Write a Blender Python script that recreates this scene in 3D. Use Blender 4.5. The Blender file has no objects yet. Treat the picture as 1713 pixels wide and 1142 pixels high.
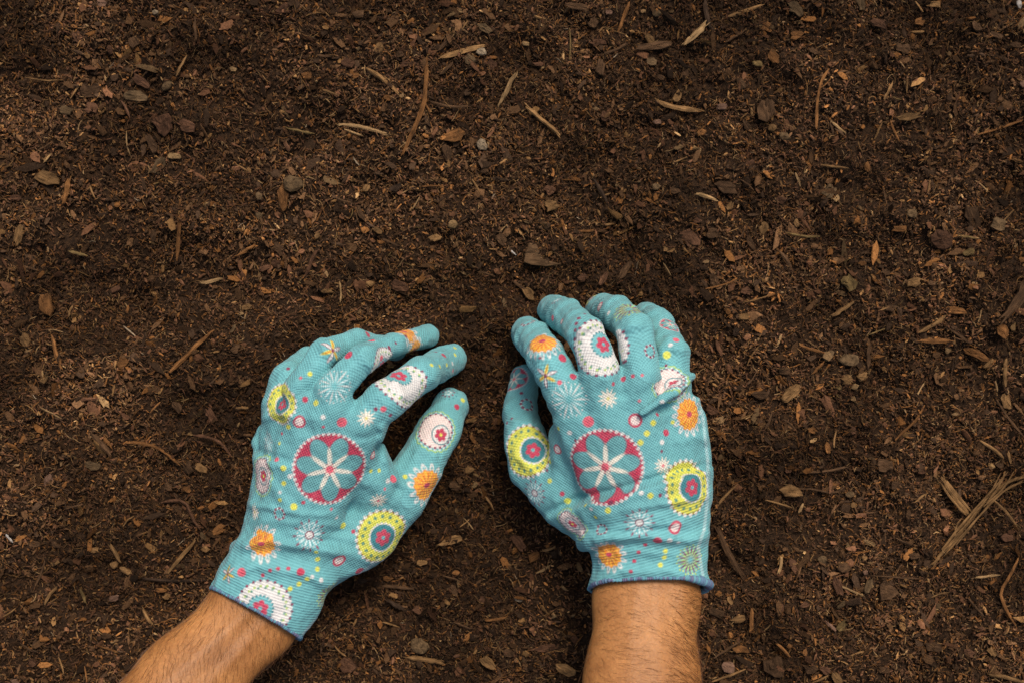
import bpy, math, random
import numpy as np

# ------------------------------------------------------------------ camera, sky, sun, exposure
scene = bpy.context.scene
COL = scene.collection
CAM_H = 950.0                      # millimetres above the soil
PXMM = 0.4                         # millimetres on the soil per photograph pixel
cam_d = bpy.data.cameras.new("camera")
cam = bpy.data.objects.new("camera", cam_d)
COL.objects.link(cam)
cam.location = (0, 0, CAM_H / 1000)
cam.rotation_euler = (0, 0, 0)
cam_d.sensor_width = 36.0
cam_d.lens = 36.0 * CAM_H / (1713 * PXMM)
cam_d.clip_start = 0.05
cam_d.clip_end = 200.0
cam_d.dof.use_dof = True
cam_d.dof.focus_distance = (CAM_H - 62) / 1000
cam_d.dof.aperture_fstop = 9.0
scene.camera = cam

SUN_EL, SUN_AZ = math.radians(58), math.radians(20)      # azimuth from +Y (top of the picture), clockwise
world = bpy.data.worlds.new("World")
scene.world = world
world.use_nodes = True
wn = world.node_tree
sky = wn.nodes.new("ShaderNodeTexSky")
sky.sky_type = 'NISHITA'
sky.sun_disc = False
sky.sun_elevation = SUN_EL
sky.sun_rotation = SUN_AZ
sky.air_density = 1.0
sky.dust_density = 6.0
sky.ozone_density = 0.6
bg = wn.nodes["Background"]
bg.inputs["Strength"].default_value = 0.064
wn.links.new(sky.outputs[0], bg.inputs["Color"])
sun_d = bpy.data.lights.new("sun", 'SUN')
sun_d.energy = 1.5
sun_d.angle = math.radians(18)
sun_d.color = (1.0, 0.90, 0.77)
sun = bpy.data.objects.new("sun", sun_d)
COL.objects.link(sun)
sun.rotation_euler = (-(math.pi / 2 - SUN_EL), 0, -SUN_AZ)
vs = scene.view_settings
vs.view_transform = 'Standard'
vs.look = 'None'
vs.gamma = 1.0
vs.use_curve_mapping = False
vs.exposure = 0.68

# ------------------------------------------------------------------ small helpers
rng = np.random.default_rng(7)
pyr = random.Random(11)


def lin(r, g, b):
    c = np.array([r, g, b], float) / 255.0
    return np.where(c <= 0.04045, c / 12.92, ((c + 0.055) / 1.055) ** 2.4)


def W(px, py, z):
    k = PXMM * (CAM_H - z) / CAM_H
    return np.array([(px - 856.5) * k, (571.0 - py) * k, z])


def Rpx(r, z):
    return r * PXMM * (CAM_H - z) / CAM_H


def tag(o, label=None, cat=None, group=None, kind=None):
    if label: o["label"] = label
    if cat: o["category"] = cat
    if group: o["group"] = group
    if kind: o["kind"] = kind
    return o


def np_mesh(name, V, F, smooth=False, colors=None, attrs=None):
    """V (n,3) in mm, F (m,k) with k = 3 or 4."""
    me = bpy.data.meshes.new(name)
    V = np.asarray(V, np.float32) * 0.001
    F = np.asarray(F, np.int32)
    m, k = F.shape
    me.vertices.add(len(V))
    me.vertices.foreach_set("co", V.ravel())
    me.loops.add(m * k)
    me.loops.foreach_set("vertex_index", F.ravel())
    me.polygons.add(m)
    me.polygons.foreach_set("loop_start", np.arange(0, m * k, k, dtype=np.int32))
    me.polygons.foreach_set("loop_total", np.full(m, k, np.int32))
    me.polygons.foreach_set("use_smooth", np.full(m, smooth, bool))
    me.update(calc_edges=True)
    if colors is not None:
        a = me.attributes.new("print", 'FLOAT_COLOR', 'POINT')
        c = np.ones((len(V), 4), np.float32)
        c[:, :3] = colors
        a.data.foreach_set("color", c.ravel())
    for nm, arr in (attrs or {}).items():
        a = me.attributes.new(nm, 'FLOAT_VECTOR', 'POINT')
        a.data.foreach_set("vector", np.asarray(arr, np.float32).ravel())
    return me


def link(name, me, mat, parent=None):
    o = bpy.data.objects.new(name, me)
    if mat is not None and me is not None and not me.materials:
        me.materials.append(mat)
    COL.objects.link(o)
    if parent is not None:
        o.parent = parent
    return o


_tab = np.random.default_rng(3).random((256, 256))


def vnoise(x, y, s, seed=0):
    """value noise in -0.5..0.5, feature size s (mm)"""
    X = x / s + seed * 17.37
    Y = y / s + seed * 9.71
    xi = np.floor(X).astype(int); yi = np.floor(Y).astype(int)
    fx = X - xi; fy = Y - yi
    fx = fx * fx * (3 - 2 * fx); fy = fy * fy * (3 - 2 * fy)
    g = lambda a, b: _tab[(a) & 255, (b + seed * 31) & 255]
    return (g(xi, yi) * (1 - fx) * (1 - fy) + g(xi + 1, yi) * fx * (1 - fy)
            + g(xi, yi + 1) * (1 - fx) * fy + g(xi + 1, yi + 1) * fx * fy) - 0.5


# hollows scraped by the fingertips and natural dips: (px, py, radius px, depth mm)
TIPS = [(754, 600), (714, 562), (664, 584), (560, 604), (755, 677), (881, 557), (925, 519), (1007, 520), (1082, 532), (877, 634)]   # where the fingertips press in
HOLLOWS = [(800, 625, 45, 6), (700, 520, 60, 5), (900, 480, 60, 5), (790, 700, 40, 5), (820, 600, 40, 4), (680, 640, 40, 6), (940, 590, 40, 6),
           (440, 470, 60, 9), (220, 520, 75, 10), (1035, 405, 40, 9), (1625, 830, 85, 9), (1480, 655, 50, 7), (1430, 1060, 60, 8),
           (40, 155, 60, 8), (1340, 35, 60, 7), (1215, 960, 60, 7), (560, 240, 55, 6), (1680, 280, 60, 8), (650, 690, 60, 6),
           (1500, 435, 50, 6), (860, 470, 45, 5), (310, 455, 60, 8), (1570, 640, 60, 6), (1190, 820, 50, 6), (20, 950, 60, 7)]


def h_soft(x, y):
    h = 4 * vnoise(x, y, 130, 1) + 7 * vnoise(x, y, 52, 2) + 9 * vnoise(x, y, 21, 3)
    for (px, py, r, d) in HOLLOWS:
        c = W(px, py, 0); rr = r * PXMM
        h = h - 1.0 * d * np.exp(-(((x - c[0]) ** 2 + (y - c[1]) ** 2) / rr ** 2 * (1 + .9 * vnoise(x, y, 19, 8))) ** 2)
    for (px, py) in TIPS:
        c = W(px, py, 12)
        k = np.exp(-(((x - c[0]) ** 2 + (y - c[1]) ** 2) / 15.0 ** 2))
        h = h * (1 - k) + 3.5 * k
    return h


def h_full(x, y):
    return h_soft(x, y) + 7.0 * vnoise(x, y, 9.5, 4) + 2.6 * vnoise(x, y, 4.0, 5) + 1.5 * vnoise(x, y, 2.0, 6)


# ------------------------------------------------------------------ materials
def nt(mat):
    mat.use_nodes = True
    t = mat.node_tree
    return t, t.nodes["Principled BSDF"]


def N(t, kind, **kw):
    n = t.nodes.new(kind)
    for k, v in kw.items():
        if k in n.inputs:
            n.inputs[k].default_value = v
        else:
            setattr(n, k, v)
    return n


def mat_soil_sheet():
    m = bpy.data.materials.new("soil_sheet")
    t, b = nt(m)
    tc = N(t, "ShaderNodeTexCoord")
    n1 = N(t, "ShaderNodeTexNoise", Scale=520.0, Detail=6.0, Roughness=0.75)
    n2 = N(t, "ShaderNodeTexNoise", Scale=14.0, Detail=4.0)
    t.links.new(tc.outputs["Object"], n1.inputs["Vector"]); t.links.new(tc.outputs["Object"], n2.inputs["Vector"])
    r = N(t, "ShaderNodeValToRGB")
    e = r.color_ramp.elements
    e[0].position = 0.34; e[0].color = (0.013, 0.0095, 0.0075, 1)
    e[1].position = 0.70; e[1].color = (0.085, 0.043, 0.020, 1)
    k = r.color_ramp.elements.new(0.55); k.color = (0.038, 0.0215, 0.0122, 1)
    t.links.new(n1.outputs["Fac"], r.inputs["Fac"])
    mx = N(t, "ShaderNodeMix", data_type='RGBA', blend_type='MULTIPLY')
    mx.inputs["Factor"].default_value = 0.4
    r2 = N(t, "ShaderNodeValToRGB")
    r2.color_ramp.elements[0].position = 0.35; r2.color_ramp.elements[0].color = (0.5, 0.48, 0.46, 1)
    r2.color_ramp.elements[1].position = 0.65; r2.color_ramp.elements[1].color = (1, 1, 1, 1)
    t.links.new(n2.outputs["Fac"], r2.inputs["Fac"])
    t.links.new(r.outputs["Color"], mx.inputs[6]); t.links.new(r2.outputs["Color"], mx.inputs[7])
    t.links.new(mx.outputs[2], b.inputs["Base Color"])
    b.inputs["Roughness"].default_value = 0.95
    b.inputs["Specular IOR Level"].default_value = 0.06
    bp = N(t, "ShaderNodeBump", Strength=0.9, Distance=0.0012)
    t.links.new(n1.outputs["Fac"], bp.inputs["Height"]); t.links.new(bp.outputs[0], b.inputs["Normal"])
    return m


def mat_bits(src='GEOMETRY'):
    m = bpy.data.materials.new("soil_bits")
    t, b = nt(m)
    a = N(t, "ShaderNodeAttribute"); a.attribute_name = "print"; a.attribute_type = src
    tc = N(t, "ShaderNodeTexCoord")
    n1 = N(t, "ShaderNodeTexNoise", Scale=900.0, Detail=3.0)
    t.links.new(tc.outputs["Object"], n1.inputs["Vector"])
    mr = N(t, "ShaderNodeMapRange"); mr.inputs[1].default_value = 0.3; mr.inputs[2].default_value = 0.7
    mr.inputs[3].default_value = 0.6; mr.inputs[4].default_value = 1.35
    t.links.new(n1.outputs["Fac"], mr.inputs[0])
    mx = N(t, "ShaderNodeVectorMath", operation='SCALE')
    t.links.new(a.outputs["Color"], mx.inputs[0]); t.links.new(mr.outputs[0], mx.inputs["Scale"])
    t.links.new(mx.outputs[0], b.inputs["Base Color"])
    b.inputs["Roughness"].default_value = 0.9
    b.inputs["Specular IOR Level"].default_value = 0.08
    return m


def mat_wood(name, col, grain=True, pale=1.5):
    """bark / wood / stone: object-space grain along local X, a little different on each object"""
    m = bpy.data.materials.new(name)
    t, b = nt(m)
    tc = N(t, "ShaderNodeTexCoord"); oi = N(t, "ShaderNodeObjectInfo")
    mp = N(t, "ShaderNodeMapping")
    mp.inputs["Scale"].default_value = (120, 900, 900) if grain else (420, 420, 420)
    add = N(t, "ShaderNodeVectorMath", operation='ADD')
    t.links.new(tc.outputs["Object"], add.inputs[0])
    t.links.new(oi.outputs["Random"], add.inputs[1])
    t.links.new(add.outputs[0], mp.inputs["Vector"])
    n1 = N(t, "ShaderNodeTexNoise", Scale=1.0, Detail=4.0, Roughness=0.65)
    t.links.new(mp.outputs[0], n1.inputs["Vector"])
    n2 = N(t, "ShaderNodeTexNoise", Scale=150.0, Detail=3.0)
    t.links.new(add.outputs[0], n2.inputs["Vector"])
    r = N(t, "ShaderNodeValToRGB")
    c = np.array(col)
    e = r.color_ramp.elements
    e[0].position = 0.33; e[0].color = (*(c * 0.42), 1)
    e[1].position = 0.72; e[1].color = (*np.minimum(c * pale, 0.8), 1)
    k = e.new(0.5); k.color = (*c, 1)
    t.links.new(n1.outputs["Fac"], r.inputs["Fac"])
    mr = N(t, "ShaderNodeMapRange"); mr.inputs[1].default_value = 0.3; mr.inputs[2].default_value = 0.7
    mr.inputs[3].default_value = 0.55; mr.inputs[4].default_value = 1.25
    t.links.new(n2.outputs["Fac"], mr.inputs[0])
    mr2 = N(t, "ShaderNodeMapRange"); mr2.inputs[3].default_value = 0.75; mr2.inputs[4].default_value = 1.2
    t.links.new(oi.outputs["Random"], mr2.inputs[0])
    mu = N(t, "ShaderNodeMath", operation='MULTIPLY')
    t.links.new(mr.outputs[0], mu.inputs[0]); t.links.new(mr2.outputs[0], mu.inputs[1])
    sc = N(t, "ShaderNodeVectorMath", operation='SCALE')
    t.links.new(r.outputs["Color"], sc.inputs[0]); t.links.new(mu.outputs[0], sc.inputs["Scale"])
    t.links.new(sc.outputs[0], b.inputs["Base Color"])
    b.inputs["Roughness"].default_value = 0.85
    b.inputs["Specular IOR Level"].default_value = 0.12
    bp = N(t, "ShaderNodeBump", Strength=0.6, Distance=0.0006)
    t.links.new(n1.outputs["Fac"], bp.inputs["Height"]); t.links.new(bp.outputs[0], b.inputs["Normal"])
    return m


PAL = {
    'redbrown': (0.102, 0.049, 0.026), 'brown': (0.080, 0.043, 0.021), 'dark': (0.038, 0.0225, 0.0135),
    'tan': (0.200, 0.110, 0.044), 'orange': (0.175, 0.078, 0.026), 'light': (0.29, 0.178, 0.080),
    'grey': (0.120, 0.075, 0.037), 'pale': (0.30, 0.225, 0.145), 'pink': (0.20, 0.112, 0.072),
    'olive': (0.145, 0.094, 0.036), 'mid': (0.125, 0.070, 0.034), 'white': (0.52, 0.47, 0.42),
}
CWORD = {'redbrown': 'reddish-brown', 'brown': 'brown', 'dark': 'dark brown', 'tan': 'tan', 'orange': 'orange-brown', 'light': 'light tan',
         'grey': 'greyish-brown', 'pale': 'pale', 'pink': 'pinkish', 'olive': 'olive-brown', 'white': 'white', 'mid': 'tan-brown'}
WOOD = {k: mat_wood("wood_" + k, v) for k, v in PAL.items()}
BARK = {k: mat_wood("bark_" + k, np.array(v) * .80) for k, v in PAL.items()}
STONE = {k: mat_wood("stone_" + k, np.array(v) * .85, False, 1.35) for k, v in PAL.items()}
M_SHEET = mat_soil_sheet()
M_BITS = mat_bits()
M_GRAIN = mat_bits('INSTANCER')


def mat_glove():
    m = bpy.data.materials.new("printed_knit")
    t, b = nt(m)
    a = N(t, "ShaderNodeAttribute"); a.attribute_name = "print"
    kn = N(t, "ShaderNodeAttribute"); kn.attribute_name = "knit"
    sep = N(t, "ShaderNodeSeparateXYZ")
    t.links.new(kn.outputs["Vector"], sep.inputs[0])

    def wave(sock, period):
        mu = N(t, "ShaderNodeMath", operation='MULTIPLY'); mu.inputs[1].default_value = 2 * math.pi / period
        t.links.new(sock, mu.inputs[0])
        si = N(t, "ShaderNodeMath", operation='SINE')
        t.links.new(mu.outputs[0], si.inputs[0])
        return si.outputs[0]
    s1 = wave(sep.outputs[0], 2.0); s2 = wave(sep.outputs[1], 1.9)
    pr = N(t, "ShaderNodeMath", operation='MULTIPLY')
    t.links.new(s1, pr.inputs[0]); t.links.new(s2, pr.inputs[1])
    rib0 = wave(sep.outputs[0], 1.7)
    ribm = N(t, 'ShaderNodeMath', operation='MULTIPLY'); ribm.inputs[1].default_value = 0.55
    t.links.new(rib0, ribm.inputs[0]); rib = ribm.outputs[0]
    mixh = N(t, "ShaderNodeMix", data_type='FLOAT')
    t.links.new(sep.outputs[2], mixh.inputs[0])
    t.links.new(pr.outputs[0], mixh.inputs[2]); t.links.new(rib, mixh.inputs[3])
    mr = N(t, "ShaderNodeMapRange"); mr.inputs[1].default_value = -1; mr.inputs[2].default_value = 1
    mr.inputs[4].default_value = 1.10
    wv = N(t, "ShaderNodeAttribute"); wv.attribute_name = "weave"
    ws = N(t, "ShaderNodeSeparateXYZ"); t.links.new(wv.outputs["Vector"], ws.inputs[0])
    t.links.new(ws.outputs[0], mr.inputs[3])
    t.links.new(mixh.outputs[0], mr.inputs[0])
    tc = N(t, "ShaderNodeTexCoord")
    n2 = N(t, "ShaderNodeTexNoise", Scale=60.0, Detail=4.0)
    t.links.new(tc.outputs["Object"], n2.inputs["Vector"])
    mr2 = N(t, "ShaderNodeMapRange"); mr2.inputs[1].default_value = 0.3; mr2.inputs[2].default_value = 0.7
    mr2.inputs[3].default_value = 0.90; mr2.inputs[4].default_value = 1.05
    t.links.new(n2.outputs["Fac"], mr2.inputs[0])
    mm = N(t, "ShaderNodeMath", operation='MULTIPLY')
    t.links.new(mr.outputs[0], mm.inputs[0]); t.links.new(mr2.outputs[0], mm.inputs[1])
    sc = N(t, "ShaderNodeVectorMath", operation='SCALE')
    t.links.new(a.outputs["Color"], sc.inputs[0]); t.links.new(mm.outputs[0], sc.inputs["Scale"])
    t.links.new(sc.outputs[0], b.inputs["Base Color"])
    b.inputs["Roughness"].default_value = 0.72
    b.inputs["Specular IOR Level"].default_value = 0.25
    b.inputs["Sheen Weight"].default_value = 0.12
    bp = N(t, "ShaderNodeBump", Strength=0.5, Distance=0.0004)
    n3 = N(t, "ShaderNodeTexNoise", Scale=95.0, Detail=3.0)
    t.links.new(tc.outputs["Object"], n3.inputs["Vector"])
    bp2 = N(t, "ShaderNodeBump", Strength=0.5, Distance=0.005)
    t.links.new(n3.outputs["Fac"], bp2.inputs["Height"]); t.links.new(bp2.outputs[0], bp.inputs["Normal"])
    t.links.new(mixh.outputs[0], bp.inputs["Height"]); t.links.new(bp.outputs[0], b.inputs["Normal"])
    return m


def mat_skin():
    m = bpy.data.materials.new("tanned_skin")
    t, b = nt(m)
    tc = N(t, "ShaderNodeTexCoord")
    n1 = N(t, "ShaderNodeTexNoise", Scale=38.0, Detail=5.0, Roughness=0.6)
    n2 = N(t, "ShaderNodeTexNoise", Scale=520.0, Detail=3.0)
    vo = N(t, "ShaderNodeTexVoronoi", Scale=650.0)
    for n in (n1, n2, vo):
        t.links.new(tc.outputs["Object"], n.inputs["Vector"])
    r = N(t, "ShaderNodeValToRGB")
    e = r.color_ramp.elements
    e[0].position = 0.30; e[0].color = (0.30, 0.122, 0.036, 1)
    e[1].position = 0.72; e[1].color = (0.50, 0.226, 0.074, 1)
    t.links.new(n1.outputs["Fac"], r.inputs["Fac"])
    mr = N(t, "ShaderNodeMapRange"); mr.inputs[1].default_value = 0.3; mr.inputs[2].default_value = 0.7
    mr.inputs[3].default_value = 0.86; mr.inputs[4].default_value = 1.1
    t.links.new(n2.outputs["Fac"], mr.inputs[0])
    sc = N(t, "ShaderNodeVectorMath", operation='SCALE')
    t.links.new(r.outputs["Color"], sc.inputs[0]); t.links.new(mr.outputs[0], sc.inputs["Scale"])
    t.links.new(sc.outputs[0], b.inputs["Base Color"])
    b.inputs["Roughness"].default_value = 0.5
    b.inputs["Specular IOR Level"].default_value = 0.35
    b.inputs["Subsurface Weight"].default_value = 0.12
    b.inputs["Subsurface Radius"].default_value = (1.0, 0.35, 0.15)
    b.inputs["Subsurface Scale"].default_value = 0.004
    bp = N(t, "ShaderNodeBump", Strength=0.25, Distance=0.0005)
    t.links.new(vo.outputs["Distance"], bp.inputs["Height"]); t.links.new(bp.outputs[0], b.inputs["Normal"])
    return m


def mat_plain(name, col, rough=0.6):
    m = bpy.data.materials.new(name)
    t, b = nt(m)
    b.inputs["Base Color"].default_value = (*col, 1)
    b.inputs["Roughness"].default_value = rough
    return m


M_GLOVE = mat_glove()
M_SKIN = mat_skin()
M_HAIR = mat_plain("arm_hair", (0.13, 0.052, 0.017), 0.5)

# ------------------------------------------------------------------ the ground: one sheet of soil out to the horizon
def axis(core, step, far):
    a = list(np.arange(0, core, step))
    d = step
    while a[-1] < far:
        d *= 1.32
        a.append(a[-1] + d)
    a = np.array(a)
    return np.concatenate([-a[:0:-1], a])


gx = axis(430, 1.9, 30000); gy = axis(310, 1.9, 30000)
GX, GY = np.meshgrid(gx, gy, indexing='ij')
GZ = h_full(GX, GY) - 1.5
nx, ny = GX.shape
ii = np.arange(nx * ny).reshape(nx, ny)
F = np.stack([ii[:-1, :-1], ii[1:, :-1], ii[1:, 1:], ii[:-1, 1:]], -1).reshape(-1, 4)
soil = link("ground", np_mesh("ground", np.stack([GX, GY, GZ], -1).reshape(-1, 3), F, True), M_SHEET)
tag(soil, "dark brown garden soil sheet under the bits of bark", kind="structure")

# ------------------------------------------------------------------ loose soil nobody could count
def damp(P):
    """dry patches are lighter than damp ones"""
    x, y = P[:, 0], P[:, 1]
    return np.clip(1.0 + 1.15 * vnoise(x, y, 62, 12) + .95 * vnoise(x, y, 24, 14), .5, 1.7)[:, None]


def rot_mats(rx, ry, rz):
    cx, sx, cy, sy, cz, sz = np.cos(rx), np.sin(rx), np.cos(ry), np.sin(ry), np.cos(rz), np.sin(rz)
    M = np.empty((len(rx), 3, 3))
    M[:, 0, 0] = cz * cy; M[:, 0, 1] = cz * sy * sx - sz * cx; M[:, 0, 2] = cz * sy * cx + sz * sx
    M[:, 1, 0] = sz * cy; M[:, 1, 1] = sz * sy * sx + cz * cx; M[:, 1, 2] = sz * sy * cx - cz * sx
    M[:, 2, 0] = -sy; M[:, 2, 1] = cy * sx; M[:, 2, 2] = cy * cx
    return M


ICO_V = []
g_ = (1 + 5 ** 0.5) / 2
for a_, b_ in ((1, g_), (-1, g_), (1, -g_), (-1, -g_)):
    ICO_V += [(0, a_, b_), (a_, b_, 0), (b_, 0, a_)]
ICO_V = np.array(ICO_V); ICO_V /= np.linalg.norm(ICO_V[0])
from itertools import combinations
ICO_F = []
for tri in combinations(range(12), 3):
    p = ICO_V[list(tri)]
    if all(np.linalg.norm(p[i] - p[j]) < 1.1 for i, j in ((0, 1), (1, 2), (0, 2))):
        n_ = np.cross(p[1] - p[0], p[2] - p[0])
        ICO_F.append(tri if n_ @ p.mean(0) > 0 else (tri[0], tri[2], tri[1]))
ICO_F = np.array(ICO_F)
OCT_V = np.array([(1, 0, 0), (-1, 0, 0), (0, 1, 0), (0, -1, 0), (0, 0, 1), (0, 0, -1)], float)
OCT_F = np.array([(0, 2, 4), (2, 1, 4), (1, 3, 4), (3, 0, 4), (2, 0, 5), (1, 2, 5), (3, 1, 5), (0, 3, 5)])
# flat six-cornered flake
an = np.arange(6) * math.pi / 3
FLK_V = np.concatenate([np.stack([np.cos(an), np.sin(an), np.full(6, .35)], -1), np.stack([np.cos(an) * .95, np.sin(an) * .95, np.full(6, -.5)], -1),
                        [[0, 0, .6]]])
FLK_F = np.array([(i, (i + 1) % 6, 12) for i in range(6)] + [(i, i + 6, (i + 1) % 6) for i in range(6)] + [((i + 1) % 6, i + 6, (i + 1) % 6 + 6) for i in range(6)])

BITCOL = np.array([PAL[k] for k in ('dark', 'dark', 'brown', 'brown', 'redbrown', 'grey', 'orange', 'tan', 'light')]) * 0.97
BITP = np.array([.19, .14, .22, .12, .17, .02, .09, .045, .006])


def spots(n, fall=45., far=.03):
    """positions in mm: dense over the bed in view, thinning out smoothly beyond it"""
    out = []
    got = 0
    while got < n:
        a = np.stack([rng.uniform(-950, 950, 60000), rng.uniform(-800, 800, 60000)], -1)
        d = np.hypot(np.maximum(np.abs(a[:, 0]) - 380, 0), np.maximum(np.abs(a[:, 1]) - 262, 0)) + 40 * vnoise(a[:, 0], a[:, 1], 60, 21)
        a = a[rng.random(len(a)) < np.exp(-np.maximum(d, 0) / fall) * (1 - far) + far]
        out.append(a); got += len(a)
    return np.concatenate(out)[:n]


def clumped(P, s=30, seed=9, k=.62):
    keep = rng.random(len(P)) < k + 1.0 * vnoise(P[:, 0], P[:, 1], s, seed)
    return P[keep]


def scatter(name, V0, F0, P, size, flat, tilt, lift, jit, label, long=1.0):
    n = len(P)
    V = np.repeat(V0[None], n, 0) * (1 + rng.normal(0, jit, (n, len(V0), 1))) + rng.normal(0, jit * .4, (n, len(V0), 3))
    sc = np.stack([size * rng.uniform(.8, 1.9, n) * rng.uniform(1, long, n) ** 1.5, size * rng.uniform(.6, 1.1, n), size * flat * rng.uniform(.7, 1.3, n)], -1)
    V = V * sc[:, None, :]
    M = rot_mats(rng.normal(0, tilt, n), rng.normal(0, tilt, n), rng.uniform(0, 6.283, n))
    V = np.einsum('nij,nvj->nvi', M, V)
    V[:, :, :2] += P[:, None, :]
    V[:, :, 2] += (h_full(P[:, 0], P[:, 1]) + lift * size)[:, None]
    Fx = (F0[None] + (np.arange(n) * len(V0))[:, None, None]).reshape(-1, 3)
    ci = rng.choice(len(BITCOL), n, p=BITP / BITP.sum())
    c = BITCOL[ci] * np.exp(np.clip(rng.normal(0, .42, (n, 1)), -1, .6)) * damp(P) * np.array([1, .97, .92])
    c = np.repeat(c[:, None], len(V0), 1).reshape(-1, 3)
    o = link(name, np_mesh(name, V.reshape(-1, 3), Fx, False, c), M_BITS)
    tag(o, label, "soil", kind="stuff")
    return o


def grain_points(name, P, size, label):
    """soil grains: points carrying turn, scale and colour, each drawn as a small faceted lump"""
    n = len(P)
    me = bpy.data.meshes.new(name)
    me.vertices.add(n)
    V = np.column_stack([P, h_full(P[:, 0], P[:, 1]) + size * .35]) * .001
    me.vertices.foreach_set("co", V.astype(np.float32).ravel())
    rot = np.stack([rng.normal(0, .7, n), rng.normal(0, .7, n), rng.uniform(0, 6.283, n)], -1)
    scl = np.stack([size * rng.uniform(.9, 3.0, n), size * rng.uniform(.4, .95, n), size * rng.uniform(.4, .9, n)], -1) * .001
    ci = rng.choice(len(BITCOL), n, p=BITP / BITP.sum())
    col = np.ones((n, 4), np.float32)
    col[:, :3] = BITCOL[ci] * np.exp(np.clip(rng.normal(0, .45, (n, 1)), -1, .75)) * damp(P) * np.array([1, .98, .96])
    for nm, arr in (("rot", rot), ("scl", scl)):
        a = me.attributes.new(nm, 'FLOAT_VECTOR', 'POINT'); a.data.foreach_set("vector", arr.astype(np.float32).ravel())
    a = me.attributes.new("print", 'FLOAT_COLOR', 'POINT'); a.data.foreach_set("color", col.ravel())
    me.update()
    o = link(name, me, M_GRAIN)
    g = bpy.data.node_groups.new(name, 'GeometryNodeTree')
    g.interface.new_socket("Geometry", in_out='INPUT', socket_type='NodeSocketGeometry')
    g.interface.new_socket("Geometry", in_out='OUTPUT', socket_type='NodeSocketGeometry')
    gi = g.nodes.new("NodeGroupInput"); go = g.nodes.new("NodeGroupOutput")
    ico = g.nodes.new("GeometryNodeMeshIcoSphere"); ico.inputs["Radius"].default_value = 1.0; ico.inputs["Subdivisions"].default_value = 1
    sm = g.nodes.new("GeometryNodeSetMaterial"); sm.inputs["Material"].default_value = M_GRAIN
    ip = g.nodes.new("GeometryNodeInstanceOnPoints")
    nr = g.nodes.new("GeometryNodeInputNamedAttribute"); nr.data_type = 'FLOAT_VECTOR'; nr.inputs["Name"].default_value = "rot"
    ns = g.nodes.new("GeometryNodeInputNamedAttribute"); ns.data_type = 'FLOAT_VECTOR'; ns.inputs["Name"].default_value = "scl"
    e2r = g.nodes.new("FunctionNodeEulerToRotation")
    g.links.new(gi.outputs[0], ip.inputs["Points"])
    g.links.new(ico.outputs["Mesh"], sm.inputs["Geometry"]); g.links.new(sm.outputs[0], ip.inputs["Instance"])
    g.links.new(nr.outputs["Attribute"], e2r.inputs[0]); g.links.new(e2r.outputs[0], ip.inputs["Rotation"])
    g.links.new(ns.outputs["Attribute"], ip.inputs["Scale"])
    g.links.new(ip.outputs[0], go.inputs[0])
    md = o.modifiers.new("grains", 'NODES'); md.node_group = g
    tag(o, label, "soil", kind="stuff")
    return o


P = clumped(spots(330000, 110., .10), 26, 9, .85)
grain_points("soil_grains", P, rng.uniform(.42, 1.0, len(P)) * np.exp(rng.normal(0, .2, len(P))), "fine dark crumbly soil grains covering the whole bed")
P = clumped(spots(8000), 40, 13)
scatter("soil_crumbs", ICO_V, ICO_F, P, np.minimum(.8 + rng.exponential(.5, len(P)), 3.2), .75, .7, .3, .26, "small rounded brown soil crumbs spread over the bed")
P = clumped(spots(18000), 33, 15)
scatter("bark_flakes", FLK_V, FLK_F, P, np.minimum(.7 + rng.exponential(.55, len(P)), 2.6), .3, .5, .7, .3, "tiny flat flakes of shredded bark mixed into the soil", 1.5)


def fibres(name, P, length, width, cols, probs, label, curl=.5, lift=1.0):
    n = len(P); S = 5
    th0 = rng.uniform(0, 6.283, n); k = rng.normal(0, curl, n)
    t = np.linspace(-.5, .5, S)
    th = th0[:, None] + k[:, None] * t[None] * 2 + rng.normal(0, .10, (n, S))
    d = np.stack([np.cos(th), np.sin(th)], -1) * (length / S)[:, None, None]
    xy = np.cumsum(d, 1); xy = xy - xy.mean(1, keepdims=True) + P[:, None]
    zc = h_full(P[:, 0], P[:, 1]) + rng.uniform(.3, 1.6, n) * lift
    sl = rng.normal(0, .16, n)
    z = zc[:, None] + sl[:, None] * (t[None] * length[:, None]) + rng.normal(0, .2, (n, S))
    z = np.maximum(z, h_full(xy[..., 0], xy[..., 1]) - .4)
    nor = np.stack([-np.sin(th), np.cos(th)], -1)
    w = width[:, None] * np.array([.45, .95, 1, .9, .35])[None]
    A = np.concatenate([xy + nor * w[..., None] * .5, z[..., None]], -1)
    B = np.concatenate([xy - nor * w[..., None] * .5, z[..., None]], -1)
    C = np.concatenate([xy, (z + w * .7)[..., None]], -1)
    V = np.stack([A, C, B], 2)                       # n,S,3,3
    idx = np.arange(n * S * 3).reshape(n, S, 3)
    Fs = []
    for q in range(2):
        r = q + 1
        Fs.append(np.stack([idx[:, :-1, q], idx[:, 1:, q], idx[:, 1:, r], idx[:, :-1, r]], -1).reshape(-1, 4))
    ci = rng.choice(len(cols), n, p=np.array(probs) / sum(probs))
    c = np.array([PAL[q] for q in cols])[ci] * rng.uniform(.7, 1.35, (n, 1)) * damp(P) ** .8
    c = np.repeat(c, S * 3, 0)
    o = link(name, np_mesh(name, V.reshape(-1, 3), np.concatenate(Fs), False, c), M_BITS)
    tag(o, label, "soil", kind="stuff")
    return o


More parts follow.
